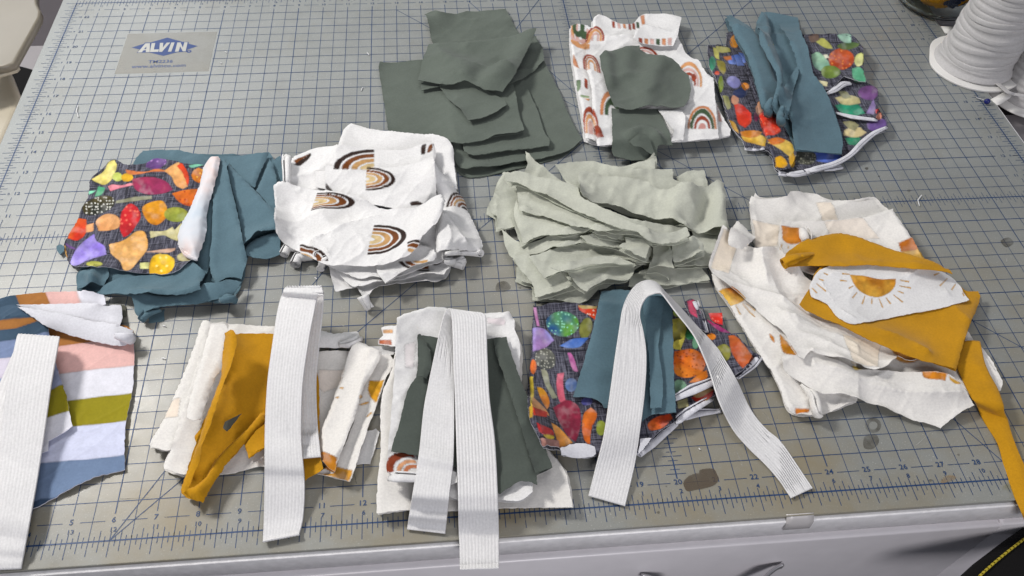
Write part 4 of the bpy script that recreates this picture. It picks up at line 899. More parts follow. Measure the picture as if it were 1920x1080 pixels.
PE.poly('R4', [(500, 470), (545, 458), (540, 505), (500, 515)], (224, 162, 110)).poly('R4', [(545, 520), (560, 560), (605, 590), (618, 640), (570, 655), (500, 680), (430, 715), (410, 700), (430, 630), (480, 570)], (130, 104, 206), (168, 156, 222))
PE.poly('R4', [(630, 580), (720, 555), (790, 505), (830, 505), (855, 560), (850, 620), (800, 680), (750, 735), (720, 735), (700, 690), (640, 630)], (214, 156, 78), (226, 172, 104)).poly('R4', [(865, 505), (960, 500), (1000, 480), (1010, 500), (1050, 460), (1060, 470), (1030, 565), (980, 545), (950, 530), (870, 545)], (206, 198, 150), (190, 182, 130))
PE.poly('R4', [(850, 625), (1020, 605), (1010, 620), (850, 632)], (206, 166, 142)).poly('R4', [(890, 650), (960, 640), (1010, 670), (1000, 725), (960, 755), (865, 752), (865, 700)], (228, 190, 40), (220, 170, 20), dots=(9, (245, 225, 130), .7)).poly('R4', [(810, 690), (865, 685), (860, 725), (810, 725)], (206, 206, 136))
PE.ell('R4', 548, 697, 48, 18, (150, 156, 46), (190, 190, 90)).poly('R4', [(1025, 650), (1060, 630), (1140, 660), (1100, 680), (1030, 672)], (192, 184, 134)).poly('R4', [(340, 600), (380, 590), (390, 660), (360, 640)], (202, 152, 70)).poly('R4', [(380, 575), (440, 605), (435, 616), (385, 590)], (104, 70, 130)).poly('R4', [(1095, 132), (1190, 118), (1190, 128), (1100, 142)], (120, 190, 160))
EM = K('R4', (525, 210), (600, 140), (640, 102), (672, 97), (720, 118), (780, 128), (850, 116), (905, 90), (960, 98), (1010, 108), (1060, 120), (1190, 130), (1230, 200), (1190, 420), (1140, 660), (1100, 690), (1000, 745), (860, 754), (700, 735), (600, 715), (455, 720), (410, 700), (380, 640), (370, 590), (395, 545), (440, 470), (475, 380), (510, 320), (518, 270))
WR = K('R4', (1185, 140), (1225, 92), (1260, 88), (1278, 102), (1265, 170), (1235, 280), (1203, 400), (1196, 520), (1165, 620), (1142, 682), (1090, 640), (1030, 590), (1045, 500), (1100, 390), (1155, 260))
r_ = empty('fabric_piece', tuple(un(EM.mean(0)[None])[0]), 'dark plaid cloth printed with bright mushrooms, flat on the teal heap at the left', 'fabric piece', 'mushroom printed fabrics')
child('cloth_face', [sheet(EM, lift=.002, prt=PE, res=.0009, wr=FLAT, back=1, curl=.002, reach=4, stiff=14), sheet(K('R4', (326, 590), (345, 583), (372, 592), (372, 615), (350, 640), (330, 615)), lift=.001, mat=2)], [F_mush, F_wback, F_teal], r_)
child('rolled_edge', [sheet(WR, lift=.001, puff=(.008, .013), res=.0015, wr=[(.0008, .03, 40, 1.5)], curl=0), roll(K('R4', (1142, 672), (1085, 640), (1040, 592)), [.001, .003, .001], 1.2)], [F_wpastel], r_)

# ================================================================== F  white cloths with brown rainbows, centre
dk, br, tn, lt = (46, 30, 24), (112, 62, 24), (188, 146, 94), (208, 184, 136)
BB = [(.85, 1., dk), (.62, .79, br), (.39, .56, tn), (.12, .33, lt)]
PF = Print(31)
PF.arc('R5', (628, 288), (215, 0), (0, -112), BB, a=(-9, .01))
PF.arc('R5', (588, 337), (2, -62), (155, 2), BB)
PF.arc('R5', (312, 466), (-16, 54), (216, -2), BB)
PF.arc('R5', (612, 663), (-18, 80), (190, -10), BB)
PF.arc('R5', (235, 775), (152, 0), (0, -80), [(.86, 1, dk), (.60, .8, br), (.3, .5, tn)], a=(.02, 2))
PF.arc('R5', (812, 748), (152, 0), (-4, -58), [(.8, 1, dk), (.45, .72, br), (.15, .36, tn)], a=(0, 2))
PF.arc('R5', (1112, 515), (-98, 5), (10, -100), [(.86, 1, dk), (.68, .8, br), (.48, .61, tn), (.25, .4, br), (0, .18, dk)], b=(-.1, 2))
PF2 = Print(33)
PF2.arc('R5', (880, 775), (-120, -5), (10, 52), [(.8, 1, dk), (.45, .72, br), (.1, .36, tn)], a=(-.3, 2)).poly('R5', [(940, 785), (985, 765), (985, 785), (945, 792)], dk)
PF.poly('R5', [(880, 215), (885, 170), (908, 162), (902, 212)], dk).poly('R5', [(912, 210), (920, 175), (942, 160), (938, 195)], br).poly('R5', [(204, 268), (250, 240), (295, 203), (297, 215), (258, 258), (235, 272)], dk).poly('R5', [(204, 250), (250, 228), (292, 205), (250, 240), (215, 262)], br)
PF.poly('R5', [(820, 460), (862, 455), (900, 475), (825, 478)], dk).poly('R5', [(375, 362), (412, 403), (398, 405), (374, 390)], dk)
gF = 'rainbow printed fabrics'
F0 = K('R5', (440, 165), (480, 60), (505, 42), (600, 65), (800, 95), (1005, 118), (1045, 160), (1055, 250), (1072, 390), (900, 420), (600, 330), (430, 260))
thing('fabric_piece', 'plain white folded cloth rearmost in the central brown rainbow pile, square right corner', 'fabric piece', stack(F0, 5, .0026, .001, wr=FLAT, fold=[(0, 7)], fr=.004, t=.002), [F_white], gF)
F5 = K('R5', (390, 780), (405, 870), (425, 945), (480, 935), (540, 925), (570, 980), (590, 1025), (628, 1018), (600, 975), (640, 925), (700, 910), (860, 890), (990, 880), (1030, 835), (1040, 770), (1130, 730), (1000, 600), (700, 600), (450, 650))
F5b = K('R5', (385, 765), (480, 880), (520, 905), (640, 890), (760, 870), (900, 850), (1000, 850), (1032, 810), (1050, 740), (1130, 715), (1000, 560), (600, 560), (330, 700))
F5c = K('R5', (330, 760), (440, 820), (560, 860), (640, 850), (700, 885), (780, 850), (900, 800), (1010, 770), (1045, 700), (1000, 560), (600, 560), (300, 690))
thing('fabric_piece', 'lowest white cloth of the central brown rainbow pile, ragged front edge with a frayed knot', 'fabric piece',
      [sheet(F5, lift=.0015, wr=RUMP, curl=.004), sheet(F5b, lift=.003, wr=SOFT, curl=.004, prt=PF2, res=.0011), sheet(F5c, lift=.003, wr=SOFT, curl=.004),
       roll(K('R5', (1110, 785), (1060, 770), (1000, 760)), [.005, .005, .003], 1.6), roll(K('R5', (600, 1020), (590, 990), (575, 950)), [.003, .004, .006], 1.3)], [F_whiteP], gF)
F1 = K('R5', (165, 365), (152, 270), (142, 232), (160, 205), (200, 232), (300, 185), (430, 162), (630, 177), (800, 182), (880, 165), (920, 153), (950, 158), (958, 200), (950, 270), (940, 420), (900, 500), (600, 480), (300, 470))
thing('fabric_piece', 'white cloth with a cut brown rainbow, left edge rolled, in the central pile', 'fabric piece',
      stack(F1, 3, .0024, .001, wr=SOFT, prt=PF, res=.001, fold=[(0, 4), (10, 13)], fr=.004) + [roll(K('R5', (168, 360), (166, 300), (165, 240), (168, 215)), [.004, .004, .0045, .005], 1.4)], [F_whiteP], gF)
F6 = K('R5', (790, 700), (870, 690), (940, 705), (962, 740), (940, 772), (830, 805), (720, 870), (690, 890), (650, 840), (640, 800))
F4 = K('R5', (940, 285), (955, 268), (970, 290), (1000, 330), (1065, 390), (1100, 430), (1132, 520), (1180, 630), (1207, 700), (1200, 737), (1110, 722), (1020, 735), (960, 745), (960, 620), (990, 470), (955, 380))
thing('fabric_piece', 'white cloth with brown rainbow folded into a cone, right of the central pile', 'fabric piece',
      [sheet(F4, lift=.003, wr=SOFT, prt=PF, res=.001, fold=[(0, 3), (12, 15)], fr=.006, puff=(.006, .02)), roll(K('R5', (1200, 722), (1110, 715), (1010, 725)), [.004, .0035, .002], 1.4), roll(K('R5', (1110, 755), (1080, 765), (1030, 770)), [.0045, .0045, .003], 1.5)], [F_whiteP], gF)
F2 = K('R5', (370, 265), (480, 282), (590, 270), (700, 278), (820, 260), (900, 235), (945, 213), (955, 300), (965, 480), (820, 500), (600, 470), (372, 440))
F2b = K('R5', (315, 285), (374, 285), (374, 385), (320, 372))
thing('fabric_piece', 'square cut white cloth, half brown rainbow in its middle, between the two larger rainbow cloths', 'fabric piece',
      [sheet(F2b, lift=.002), sheet(F2, lift=.003, wr=SOFT, prt=PF, res=.001, curl=.002)], [F_whiteP], gF)
F3 = K('R5', (105, 375), (118, 362), (135, 360), (320, 395), (530, 430), (650, 470), (820, 487), (900, 480), (970, 468), (1003, 466), (1008, 490), (985, 550), (960, 600), (890, 680), (860, 725), (760, 772), (650, 800), (520, 800), (380, 795), (300, 760), (200, 715), (120, 650), (110, 600), (105, 480))
thing('fabric_piece', 'white cloth with two whole brown rainbows, draped over the front of the central pile', 'fabric piece',
      [sheet(F6, lift=.003, wr=SOFT, prt=PF2, res=.001, fold=[(1, 4)], fr=.005), roll(K('R5', (150, 732), (170, 690), (260, 700)), [.0042, .0042, .004], 2.2), roll(K('R5', (210, 785), (225, 745), (300, 740)), [.0048, .0045, .004], 2.2), roll(K('R5', (250, 752), (262, 725), (330, 730)), [.004, .004, .004], 2.2), roll(K('R5', (345, 810), (350, 770), (380, 750)), [.0035, .0035, .003], 1.8),
       sheet(F3, lift=.003, wr=[(.0022, .06, 30, 1.6), (.0008, .018, 70, 1.5)], prt=PF, res=.0007, fold=[(0, 2), (9, 12)], fr=.006, creases=[(K('R5', (110, 620), (200, 540), (320, 520)), .006, .016), (K('R5', (190, 420), (210, 520), (140, 640)), -.004, .012), (K('R5', (870, 700), (900, 600), (980, 490)), .006, .012)])], [F_whiteP], gF)

# ================================================================== G  pale sage gauze scraps, centre right
gG = 'pale sage gauze scraps in the crumpled centre pile'
SG = [0]
def sage(label, pts, **kw):
    kw.setdefault('wr', RUMP); kw.setdefault('curl', .0022); kw['lift'] = min(.0019, kw.get('lift', .0014)); q_ = K('S1', *pts); c_ = q_.mean(0); k2 = dict(lift=.0012, t=.0005, back=1, reach=7, stiff=18, wr=FLAT, curl=.002, res=.003)
    SG[0] += 1; o_ = ((2, 5), (-4, 4), (3, 3))[SG[0] % 3]
    parts = [sheet(c_ + (q_ - c_) * .985 + o_, **k2), sheet(q_, t=.0005, back=1, reach=7, stiff=18, **kw)]
    return thing('fabric_scrap', label, 'fabric scrap', parts, [F_sage, F_sagee], gG)
sage('broadest pale sage scrap at the bottom of the pile, reaching under the grey mushroom bundle', [(370, 820), (375, 900), (500, 910), (620, 930), (690, 905), (740, 850), (800, 830), (1000, 700), (1200, 600), (600, 600), (280, 700), (275, 790), (330, 812)])
sage('pale sage scrap along the lower right of the pile, torn short end', [(1000, 740), (1150, 725), (1340, 710), (1388, 792), (1270, 808), (1120, 830), (1000, 828), (920, 832), (930, 770)])
sage('pale sage scrap under the far right fold', [(1280, 510), (1490, 520), (1505, 560), (1400, 640), (1392, 700), (1260, 715), (1180, 722), (1220, 690), (1335, 640)], lift=.004)
sage('pale sage lobe sticking out furthest left', [(155, 290), (115, 365), (110, 400), (160, 432), (162, 242), (195, 182), (240, 190), (330, 330), (330, 480), (255, 492), (165, 507), (160, 440)], lift=.004, fold=[(4, 6)], fr=.005)
sage('pale sage scrap with a pointed tip at the top left of the pile', [(325, 52), (345, 75), (440, 150), (560, 240), (700, 300), (500, 360), (300, 200), (322, 165), (335, 130), (328, 90)], lift=.004)
sage('narrow pale sage strip poking out at the top', [(830, 150), (960, 115), (1060, 88), (1073, 105), (1072, 150), (980, 190), (860, 190)], lift=.004)
sage('square ended pale sage strip at the top right', [(1205, 190), (1260, 165), (1360, 155), (1380, 258), (1330, 290), (1250, 290)], lift=.004)
sage('pale sage strip along the top edge, ending in a blunt square', [(495, 130), (600, 115), (700, 113), (860, 140), (980, 150), (1175, 150), (1180, 205), (1300, 262), (1200, 330), (1000, 330), (640, 310)], lift=.005)
sage('pale sage scrap at the front left, its point towards the mat', [(240, 655), (340, 650), (430, 782), (550, 745), (620, 825), (480, 872), (382, 898), (368, 820), (300, 740)], lift=.004)
sage('front pale sage scrap with two turned corners', [(545, 735), (700, 690), (830, 685), (960, 700), (940, 770), (920, 790), (780, 800), (720, 830), (675, 866), (620, 830)], lift=.004, fold=[(6, 9)], fr=.004)
sage('pale sage scrap fanned out in the lower middle', [(340, 660), (500, 610), (640, 580), (780, 590), (900, 620), (1020, 680), (1060, 672), (1050, 692), (950, 692), (800, 662), (660, 682), (540, 735), (430, 782), (400, 740)], lift=.004)
sage('pale sage scrap bunched at the right, below the long strip', [(1170, 590), (1300, 558), (1350, 610), (1352, 640), (1200, 692), (1175, 690)], lift=.005, fold=[(1, 3)], fr=.006)
sage('small stiff pale sage scrap with a straight front edge', [(1060, 580), (1160, 578), (1172, 640), (1186, 722), (1110, 712), (1040, 722), (1062, 650)], lift=.005)
sage('pale sage scrap in the left middle, long rippled front edge', [(190, 510), (310, 585), (450, 545), (640, 515), (780, 520), (900, 530), (912, 570), (880, 582), (700, 572), (640, 582), (500, 610), (400, 640), (242, 664), (210, 600)], lift=.004)
sage('thin pale sage scrap rippling through the centre of the pile', [(640, 540), (800, 520), (1000, 560), (1050, 600), (1030, 680), (950, 640), (820, 600), (700, 580)], lift=.004)
sage('pale sage scrap mostly hidden in the heart of the pile', [(560, 440), (700, 350), (880, 430), (1100, 470), (1250, 490), (1265, 545), (1160, 585), (1060, 600), (900, 560), (700, 520)], lift=.003)
sage('narrow pale sage scrap edge showing under the lower middle fan', [(470, 722), (600, 690), (760, 655), (880, 665), (962, 702), (880, 700), (700, 708), (550, 742)], lift=.003)
sage('pale sage scrap with a tight fold right of the centre', [(900, 545), (1000, 560), (1040, 600), (1020, 670), (940, 640), (860, 600), (905, 575)], lift=.003)
sage('pale sage scrap folded at the left, broad front point', [(285, 390), (430, 430), (560, 470), (700, 505), (560, 535), (420, 545), (312, 588), (282, 500), (256, 400), (270, 340)], lift=.005, fold=[(7, 9)], fr=.005)
sage('long pale sage strip crossing the pile diagonally', [(265, 228), (400, 270), (560, 350), (700, 410), (860, 480), (1000, 520), (1060, 575), (950, 525), (820, 515), (700, 500), (560, 475), (430, 430), (290, 395)], lift=.004, fold=[(0, 5)], fr=.005)
sage('longest pale sage strip with its folded loop at the left end', [(190, 190), (205, 178), (240, 183), (300, 178), (440, 210), (630, 265), (640, 310), (720, 360), (880, 440), (1060, 510), (1180, 520), (1250, 490), (1270, 548), (1180, 582), (1070, 575), (980, 520), (800, 470), (600, 385), (400, 290), (270, 235), (215, 235)], lift=.005, fold=[(0, 2)], fr=.006)
sage('uppermost pale sage strip, folded back in a tall loop at the right end', [(630, 200), (642, 175), (700, 180), (830, 205), (960, 230), (1000, 230), (1100, 275), (1250, 262), (1400, 262), (1440, 238), (1465, 252), (1480, 400), (1492, 522), (1400, 515), (1270, 495), (1150, 465), (1000, 430), (900, 395), (820, 360), (700, 350), (635, 305)], lift=.004, fold=[(9, 12)], fr=.010,
     wr=[(.0016, .05, 80, 1.6), (.0014, .04, 60, 3.2), (.0010, .03, 10, 3.0)], creases=[(K('S1', (1395, 275), (1370, 380), (1340, 480)), -.008, .006), (K('S1', (1220, 280), (1200, 350), (1170, 440)), .006, .008), (K('S1', (1290, 280), (1270, 380)), .005, .008)])

# ================================================================== I  cream sun cloth, right
amb, amb2 = (196, 112, 20), (214, 160, 50)
PI = Print(41)
PI.poly('S2', [(103, 462), (158, 447), (222, 488), (205, 510), (150, 528), (125, 500)], (186, 112, 30), (224, 180, 80)).rays('S2', [(175, 530, 198, 565), (205, 520, 262, 572), (222, 515, 262, 545)], amb2, 3)
PI.poly('S2', [(375, 175), (455, 180), (466, 245), (415, 252), (382, 236), (380, 205)], (190, 112, 24), (206, 130, 36)).rays('S2', [(378, 252, 372, 285), (405, 256, 408, 275)], amb2, 3)
PI.poly('S2', [(368, 638), (443, 733), (383, 722)], (196, 128, 24)).poly('S2', [(322, 640), (345, 660), (345, 682), (328, 665)], (206, 130, 40)).poly('S2', [(980, 802), (1087, 815), (1080, 843), (990, 826)], (200, 124, 26)).poly('S2', [(1095, 825), (1150, 850), (1145, 856), (1100, 838)], amb2)
PI.poly('S2', [(680, 775), (725, 790), (690, 792)], (222, 190, 90)).poly('S2', [(430, 970), (497, 966), (492, 980), (435, 988)], amb).poly('S2', [(835, 700), (900, 720), (985, 745), (920, 765), (870, 745)], (206, 150, 70), (190, 124, 40))
PI.poly('S2', [(875, 257), (935, 235), (965, 282), (890, 292)], (184, 104, 26), smooth=False).poly('S2', [(890, 292), (965, 282), (995, 332), (930, 318)], (222, 176, 84), smooth=False)
PI.poly('S2', [(528, 70), (592, 70), (626, 150), (552, 152)], (234, 222, 206), vein=.05, smooth=False).poly('S2', [(640, 640), (800, 690), (790, 790), (680, 770)], (238, 226, 208), vein=.04, smooth=False).poly('S2', [(110, 240), (180, 270), (150, 380), (70, 365)], (238, 226, 208), vein=.04, smooth=False)
PI.poly('S2', [(560, 160), (720, 150), (800, 230), (600, 240)], (234, 224, 212), vein=.05, smooth=False).poly('S2', [(250, 150), (370, 170), (360, 260), (260, 270)], (236, 224, 208), vein=.05, smooth=False)
gI = 'cream sun printed fabrics'
I0 = K('S2', (240, 72), (250, 40), (262, 55), (330, 62), (395, 62), (410, 42), (520, 38), (545, 55), (600, 65), (700, 68), (770, 62), (800, 90), (850, 130), (990, 335), (1180, 640), (1290, 790), (1327, 845), (1318, 885), (1250, 900), (900, 900), (500, 800), (300, 400), (250, 180))
thing('fabric_piece', 'cream cloth rearmost in the sun pile with faint beige square, straight top edge', 'fabric piece', stack(I0, 3, .0022, .001, wr=SOFT, prt=PI, res=.0014, curl=.004), [F_creamP], gI)
I1b = K('S2', (378, 142), (395, 150), (600, 157), (720, 147), (820, 120), (850, 112), (925, 232), (1000, 340), (900, 420), (450, 360), (368, 260), (372, 180))
thing('fabric_piece', 'cream cloth with an amber patch beside the mustard roll, folded down its right side', 'fabric piece', stack(I1b, 2, .003, .001, wr=SOFT, prt=PI, res=.0012, fold=[(3, 6)], fr=.005, curl=.003) + [roll(K('S2', (470, 185), (480, 210), (488, 235)), [.004, .006, .004], 1.4)], [F_creamP], gI)
I4 = K('S2', (75, 388), (100, 450), (150, 520), (250, 680), (340, 820), (372, 885), (405, 970), (440, 988), (545, 985), (700, 930), (700, 700), (500, 600), (300, 500), (150, 390))
thing('fabric_piece', 'cream cloth with a half sun, folded along the left border of the sun pile', 'fabric piece', stack(I4, 2, .003, .001, wr=SOFT, prt=PI, res=.001, fold=[(0, 7)], fr=.005) + [roll(K('S2', (540, 980), (520, 900), (470, 850)), [.005, .005, .002], 1.2)], [F_creamP], gI)
I5 = K('S2', (378, 740), (440, 735), (505, 714), (600, 745), (690, 785), (760, 795), (980, 803), (1120, 830), (1160, 870), (1207, 945), (1130, 990), (1062, 1045), (1000, 1020), (950, 1012), (820, 960), (720, 930), (630, 905), (540, 900), (470, 850), (385, 790))
thing('fabric_piece', 'cream cloth spreading to the front of the sun pile, pointed corner and loose threads', 'fabric piece', [sheet(I5, lift=.003, wr=SOFT, prt=PI, res=.001, curl=.003)], [F_creamP], gI)
I3 = K('S2', (60, 360), (80, 290), (105, 225), (130, 243), (205, 272), (260, 292), (370, 265), (450, 340), (520, 420), (620, 560), (760, 640), (900, 690), (1000, 745), (920, 765), (870, 745), (800, 795), (690, 775), (600, 745), (500, 712), (470, 750), (438, 733), (380, 640), (300, 560), (200, 480), (110, 420), (72, 388))
thing('fabric_piece', 'wrinkled cream cloth crossing the middle of the sun pile with curled upper left corner', 'fabric piece',
      [sheet(I3, lift=.004, wr=[(.0035, .07, -35, 2.6), (.001, .022, -20, 2.0), (.0002, .008, 10, 1.2)], prt=PI, res=.001, curl=.005, creases=[(K('S2', (360, 320), (420, 450), (560, 600)), -.004, .008)], bumps=[(K('S2', (100, 240))[0], .018, .012)]),
       sheet(K('S2', (150, 212), (165, 180), (187, 152), (230, 182), (268, 215), (240, 250), (205, 274), (150, 258)), lift=.008, puff=(.005, .012))], [F_creamP], gI)
J2 = K('S2', (455, 512), (480, 470), (500, 440), (520, 380), (560, 345), (800, 345), (1000, 360), (1090, 385), (1170, 460), (1218, 462), (1226, 492), (1190, 590), (1160, 680), (1125, 800), (1050, 775), (1000, 758), (850, 705), (650, 612), (480, 532))
J1 = K('S2', (392, 306), (398, 290), (412, 276), (500, 235), (570, 215), (620, 208), (720, 230), (830, 270), (960, 310), (1080, 365), (1102, 392), (1040, 375), (960, 362), (750, 342), (640, 345), (520, 345), (440, 346), (410, 348), (396, 330))
J3 = [(K('P', (1806, 640))[0], .010, K('P', (1838, 640))[0], .012), (K('P', (1792, 680))[0], .006, K('P', (1850, 690))[0], .011), (K('P', (1812, 725))[0], .003, K('P', (1872, 735))[0], .006), (K('P', (1838, 775))[0], .002, K('P', (1890, 790))[0], .004), (K('P', (1868, 825))[0], .002, K('P', (1905, 835))[0], .004), (K('P', (1884, 870))[0], .002, K('P', (1924, 880))[0], .003), (K('P', (1900, 920))[0], .0015, K('P', (1942, 925))[0], .002), (K('P', (1916, 962))[0], .0005, K('P', (1956, 960))[0], .001), (K('P', (1922, 985))[0], -.012, K('P', (1962, 980))[0], -.012)]
j_parts = [ribbon(J3, 120, 31, 1, .0024, .0008, wob=.005, seed=5), stamp() or sheet(J2 + [2, -3], lift=.002), sheet(J2, lift=.003, wr=FLAT, fold=[(10, 13)], fr=.005)]
PK = Print(43)
PK.poly('S2', [(673, 382), (740, 386), (800, 398), (873, 397), (868, 430), (840, 460), (790, 477), (735, 462), (695, 430)], (186, 118, 22), (216, 164, 60))
PK.rays('S2', [(662, 408, 632, 404), (672, 380, 640, 376), (688, 430, 668, 440), (706, 456, 684, 482), (740, 470, 726, 508), (770, 482, 769, 506), (800, 482, 816, 522), (830, 478, 850, 506), (862, 466, 902, 500), (880, 450, 905, 460), (888, 428, 938, 438), (890, 404, 930, 410), (530, 418, 572, 452), (540, 398, 562, 405), (510, 438, 532, 460), (1095, 395, 1062, 428), (1130, 420, 1112, 446), (1160, 450, 1165, 472), (1060, 372, 1036, 382), (560, 372, 580, 380)], (204, 150, 50), 3.4)
K0 = K('S2', (500, 430), (515, 400), (535, 368), (600, 340), (740, 326), (860, 338), (980, 350), (1080, 372), (1150, 430), (1165, 460), (1190, 490), (1060, 525), (900, 555), (720, 590), (680, 592), (620, 560), (580, 510), (510, 475))
thing('fabric_scrap', 'white scrap with a whole half sun and rays, lying on the mustard knit', 'fabric scrap', [sheet(K0, lift=.0002, wr=[(.0008, .06, 20, 1.5), (.0004, .05, 35, 3.2)], prt=PK, res=.0007, curl=0, reach=5, stiff=16)], [F_whiteP], gI)

j_parts += [roll(K('S2', (388, 338), (420, 322), (480, 303), (560, 288)), [.0062, .0060, .004, .001], 1.15, ang0=1.0, wob=.02), sheet(J1, lift=.003, wr=FLAT, fold=[(3, 9)], fr=.006, reach=5, stiff=16, curl=0)]
thing('fabric_piece', 'mustard knit length folded round the sun scrap, tail hanging over the table edge', 'fabric piece', j_parts, [F_must], 'mustard knit lengths')

# ================================================================== L  striped cloth, front left
nav, bro, pnk, wh, oli, lav, blu = (62, 84, 104), (168, 112, 56), (222, 178, 172), (222, 222, 230), (146, 136, 24), (206, 210, 232), (110, 130, 160)
def stripes(v, rows, seed):
    p_ = Print(seed)
    for (a, bq, c) in rows: p_.poly(v, list(a) + list(bq)[::-1], c, vein=.04, smooth=False)
    return p_
l0 = [(-90, 160), (200, 150), (510, 130)]; l1 = [(-90, 290), (210, 236), (375, 214), (510, 205)]; l2 = [(-90, 380), (235, 335), (360, 320), (510, 308)]; l3 = [(-90, 470), (250, 437), (370, 420), (510, 408)]; l4 = [(-90, 590), (270, 530), (370, 522), (510, 509)]; l5 = [(-90, 700), (160, 665), (320, 652), (510, 632)]; l6 = [(-90, 850), (115, 815), (150, 798), (300, 790), (510, 780)]; l7 = [(-90, 950), (510, 900)]
PL = stripes('S3', [(l0, l1, bro), (l1, l2, pnk), (l2, l3, wh), (l3, l4, oli), (l4, l5, lav), (l5, l6, blu), (l6, l7, (58, 78, 104))], 51)
m0 = [(-90, 60), (120, 90), (260, 120)]; m1 = [(-90, 150), (60, 138), (110, 138), (260, 140)]; m2 = [(-90, 180), (60, 172), (140, 152), (260, 150)]; m3 = [(-90, 230), (60, 210), (175, 190), (260, 180)]; m4 = [(-90, 290), (100, 270), (200, 250), (270, 240)]; m45 = [(-90, 380), (200, 300), (280, 280)]; m5 = [(-90, 470), (175, 410), (270, 372)]; m6 = [(-90, 560), (175, 502), (290, 470)]; m7 = [(-90, 700), (290, 660)]
PL2 = stripes('S3', [(m0, m1, nav), (m1, m2, bro), (m2, m3, nav), (m3, m4, (120, 136, 170)), (m4, m45, (206, 200, 214)), (m45, m5, (150, 160, 190)), (m5, m6, oli), (m6, m7, wh)], 52)
PL3 = Print(53)
for (a, bq, c) in ((-90, 50, nav), (50, 162, bro), (162, 278, pnk), (278, 420, wh)): PL3.poly('S3', [(a, 20), (bq, 20), (bq + 34, 110), (a + 34, 110)], c, vein=.04, smooth=False)
gL = 'striped fabric pieces at the front left'
L2 = K('S3', (-70, 80), (0, 64), (60, 50), (160, 38), (280, 33), (335, 36), (385, 50), (392, 82), (300, 130), (100, 150), (-70, 150))
thing('fabric_piece', 'striped piece rearmost in the front left stack, brown, pink and white ends showing', 'fabric piece', stack(L2, 2, .002, .001, prt=PL3, res=.0012, wr=FLAT), [F_strip], gL)
L0 = K('S3', (100, 120), (300, 140), (470, 168), (496, 185), (496, 240), (490, 400), (466, 520), (460, 690), (370, 715), (280, 755), (200, 795), (120, 835), (-60, 880), (-120, 500), (-100, 200))
thing('fabric_piece', 'large striped cloth with pink, olive and blue bands, curved front edge, at the front left', 'fabric piece', [sheet(L0, lift=.002, prt=PL, res=.0008, wr=FLAT, curl=.002, t=.0012)], [F_strip, F_wback], gL)
L1 = K('S3', (-100, 110), (0, 96), (65, 92), (130, 130), (178, 165), (186, 210), (205, 290), (236, 380), (252, 430), (268, 530), (225, 560), (182, 585), (178, 620), (150, 632), (-120, 700))
thing('fabric_piece', 'smaller striped piece with navy, brown and olive bands under the left elastic strip', 'fabric piece', [sheet(L1, lift=.004, prt=PL2, res=.0008, wr=FLAT, fold=[(2, 8)], fr=.004)], [F_strip, F_wback], gL)
L3a = K('S3', (65, 88), (160, 82), (250, 79), (445, 82), (452, 130), (440, 168), (330, 150), (200, 130))
L3b = K('S3', (68, 92), (200, 112), (330, 140), (440, 160), (492, 180), (490, 205), (462, 236), (440, 236), (300, 207), (180, 166), (110, 122))
thing('fabric_scrap', 'white backed striped piece rolled into two cones on top of the front left stack', 'fabric scrap', [sheet(K('S3', (430, 84), (462, 84), (466, 120), (452, 128), (430, 130)), lift=.001, mat=1), sheet(L3a, lift=.003, puff=(.002, .012), mat=0, curl=0, wr=FLAT), sheet(L3b, lift=.001, puff=(.0035, .011), mat=0, curl=0, wr=FLAT), roll(K('S3', (482, 210), (465, 204), (430, 196)), [.0048, .0046, .003], 1.4, 0, ang0=1.2, wob=.03), roll(K('S3', (484, 211), (478, 209)), [.004, .004], 1.1, 1, ang0=1.0)], [F_wback, F_gsc], gL)  # dark sheet and inner roll paint the shade inside the cone ends

# ================================================================== M  cream cloth, mustard and elastic, front
gM = 'cream pieces in the mustard bundle'
PM = Print(61)
PM.poly('S4', [(105, 490), (150, 485), (140, 560), (85, 560)], (234, 220, 204), vein=.04, smooth=False).poly('S4', [(680, 362), (785, 362), (770, 425), (700, 450), (680, 430)], (234, 224, 214), vein=.04, smooth=False).poly('S4', [(690, 688), (722, 700), (757, 716), (748, 770), (700, 748), (690, 720)], (196, 128, 28), (180, 110, 24), smooth=False)
PM.poly('S4', [(752, 740), (815, 757), (802, 802), (676, 772), (745, 768)], (206, 146, 50), smooth=False).poly('S4', [(878, 405), (937, 407), (907, 500), (890, 480), (874, 450)], (216, 160, 38), (206, 146, 30)).rays('S4', [(764, 443, 780, 446), (748, 480, 762, 482), (840, 506, 876, 492), (866, 548, 888, 530), (842, 482, 850, 470)], (208, 150, 40), 4)
M0 = K('S4', (235, 182), (300, 184), (410, 190), (510, 195), (640, 215), (680, 300), (500, 745), (430, 742), (380, 755), (330, 765), (190, 780), (165, 780), (82, 757), (82, 735), (100, 686), (30, 668), (28, 652), (60, 600), (120, 480), (180, 330), (215, 240))
Ma = K('S4', (235, 182), (275, 190), (260, 330), (190, 520), (130, 680), (100, 688), (32, 672), (28, 652), (60, 600), (120, 480), (180, 330), (215, 240))
Mb = K('S4', (245, 190), (330, 188), (340, 300), (300, 600), (195, 778), (165, 782), (84, 758), (84, 738), (110, 660), (170, 480), (215, 330))
Mc = K('S4', (262, 200), (320, 195), (340, 240), (320, 330), (265, 450), (228, 568), (205, 578), (178, 562), (174, 545), (190, 470), (225, 350))
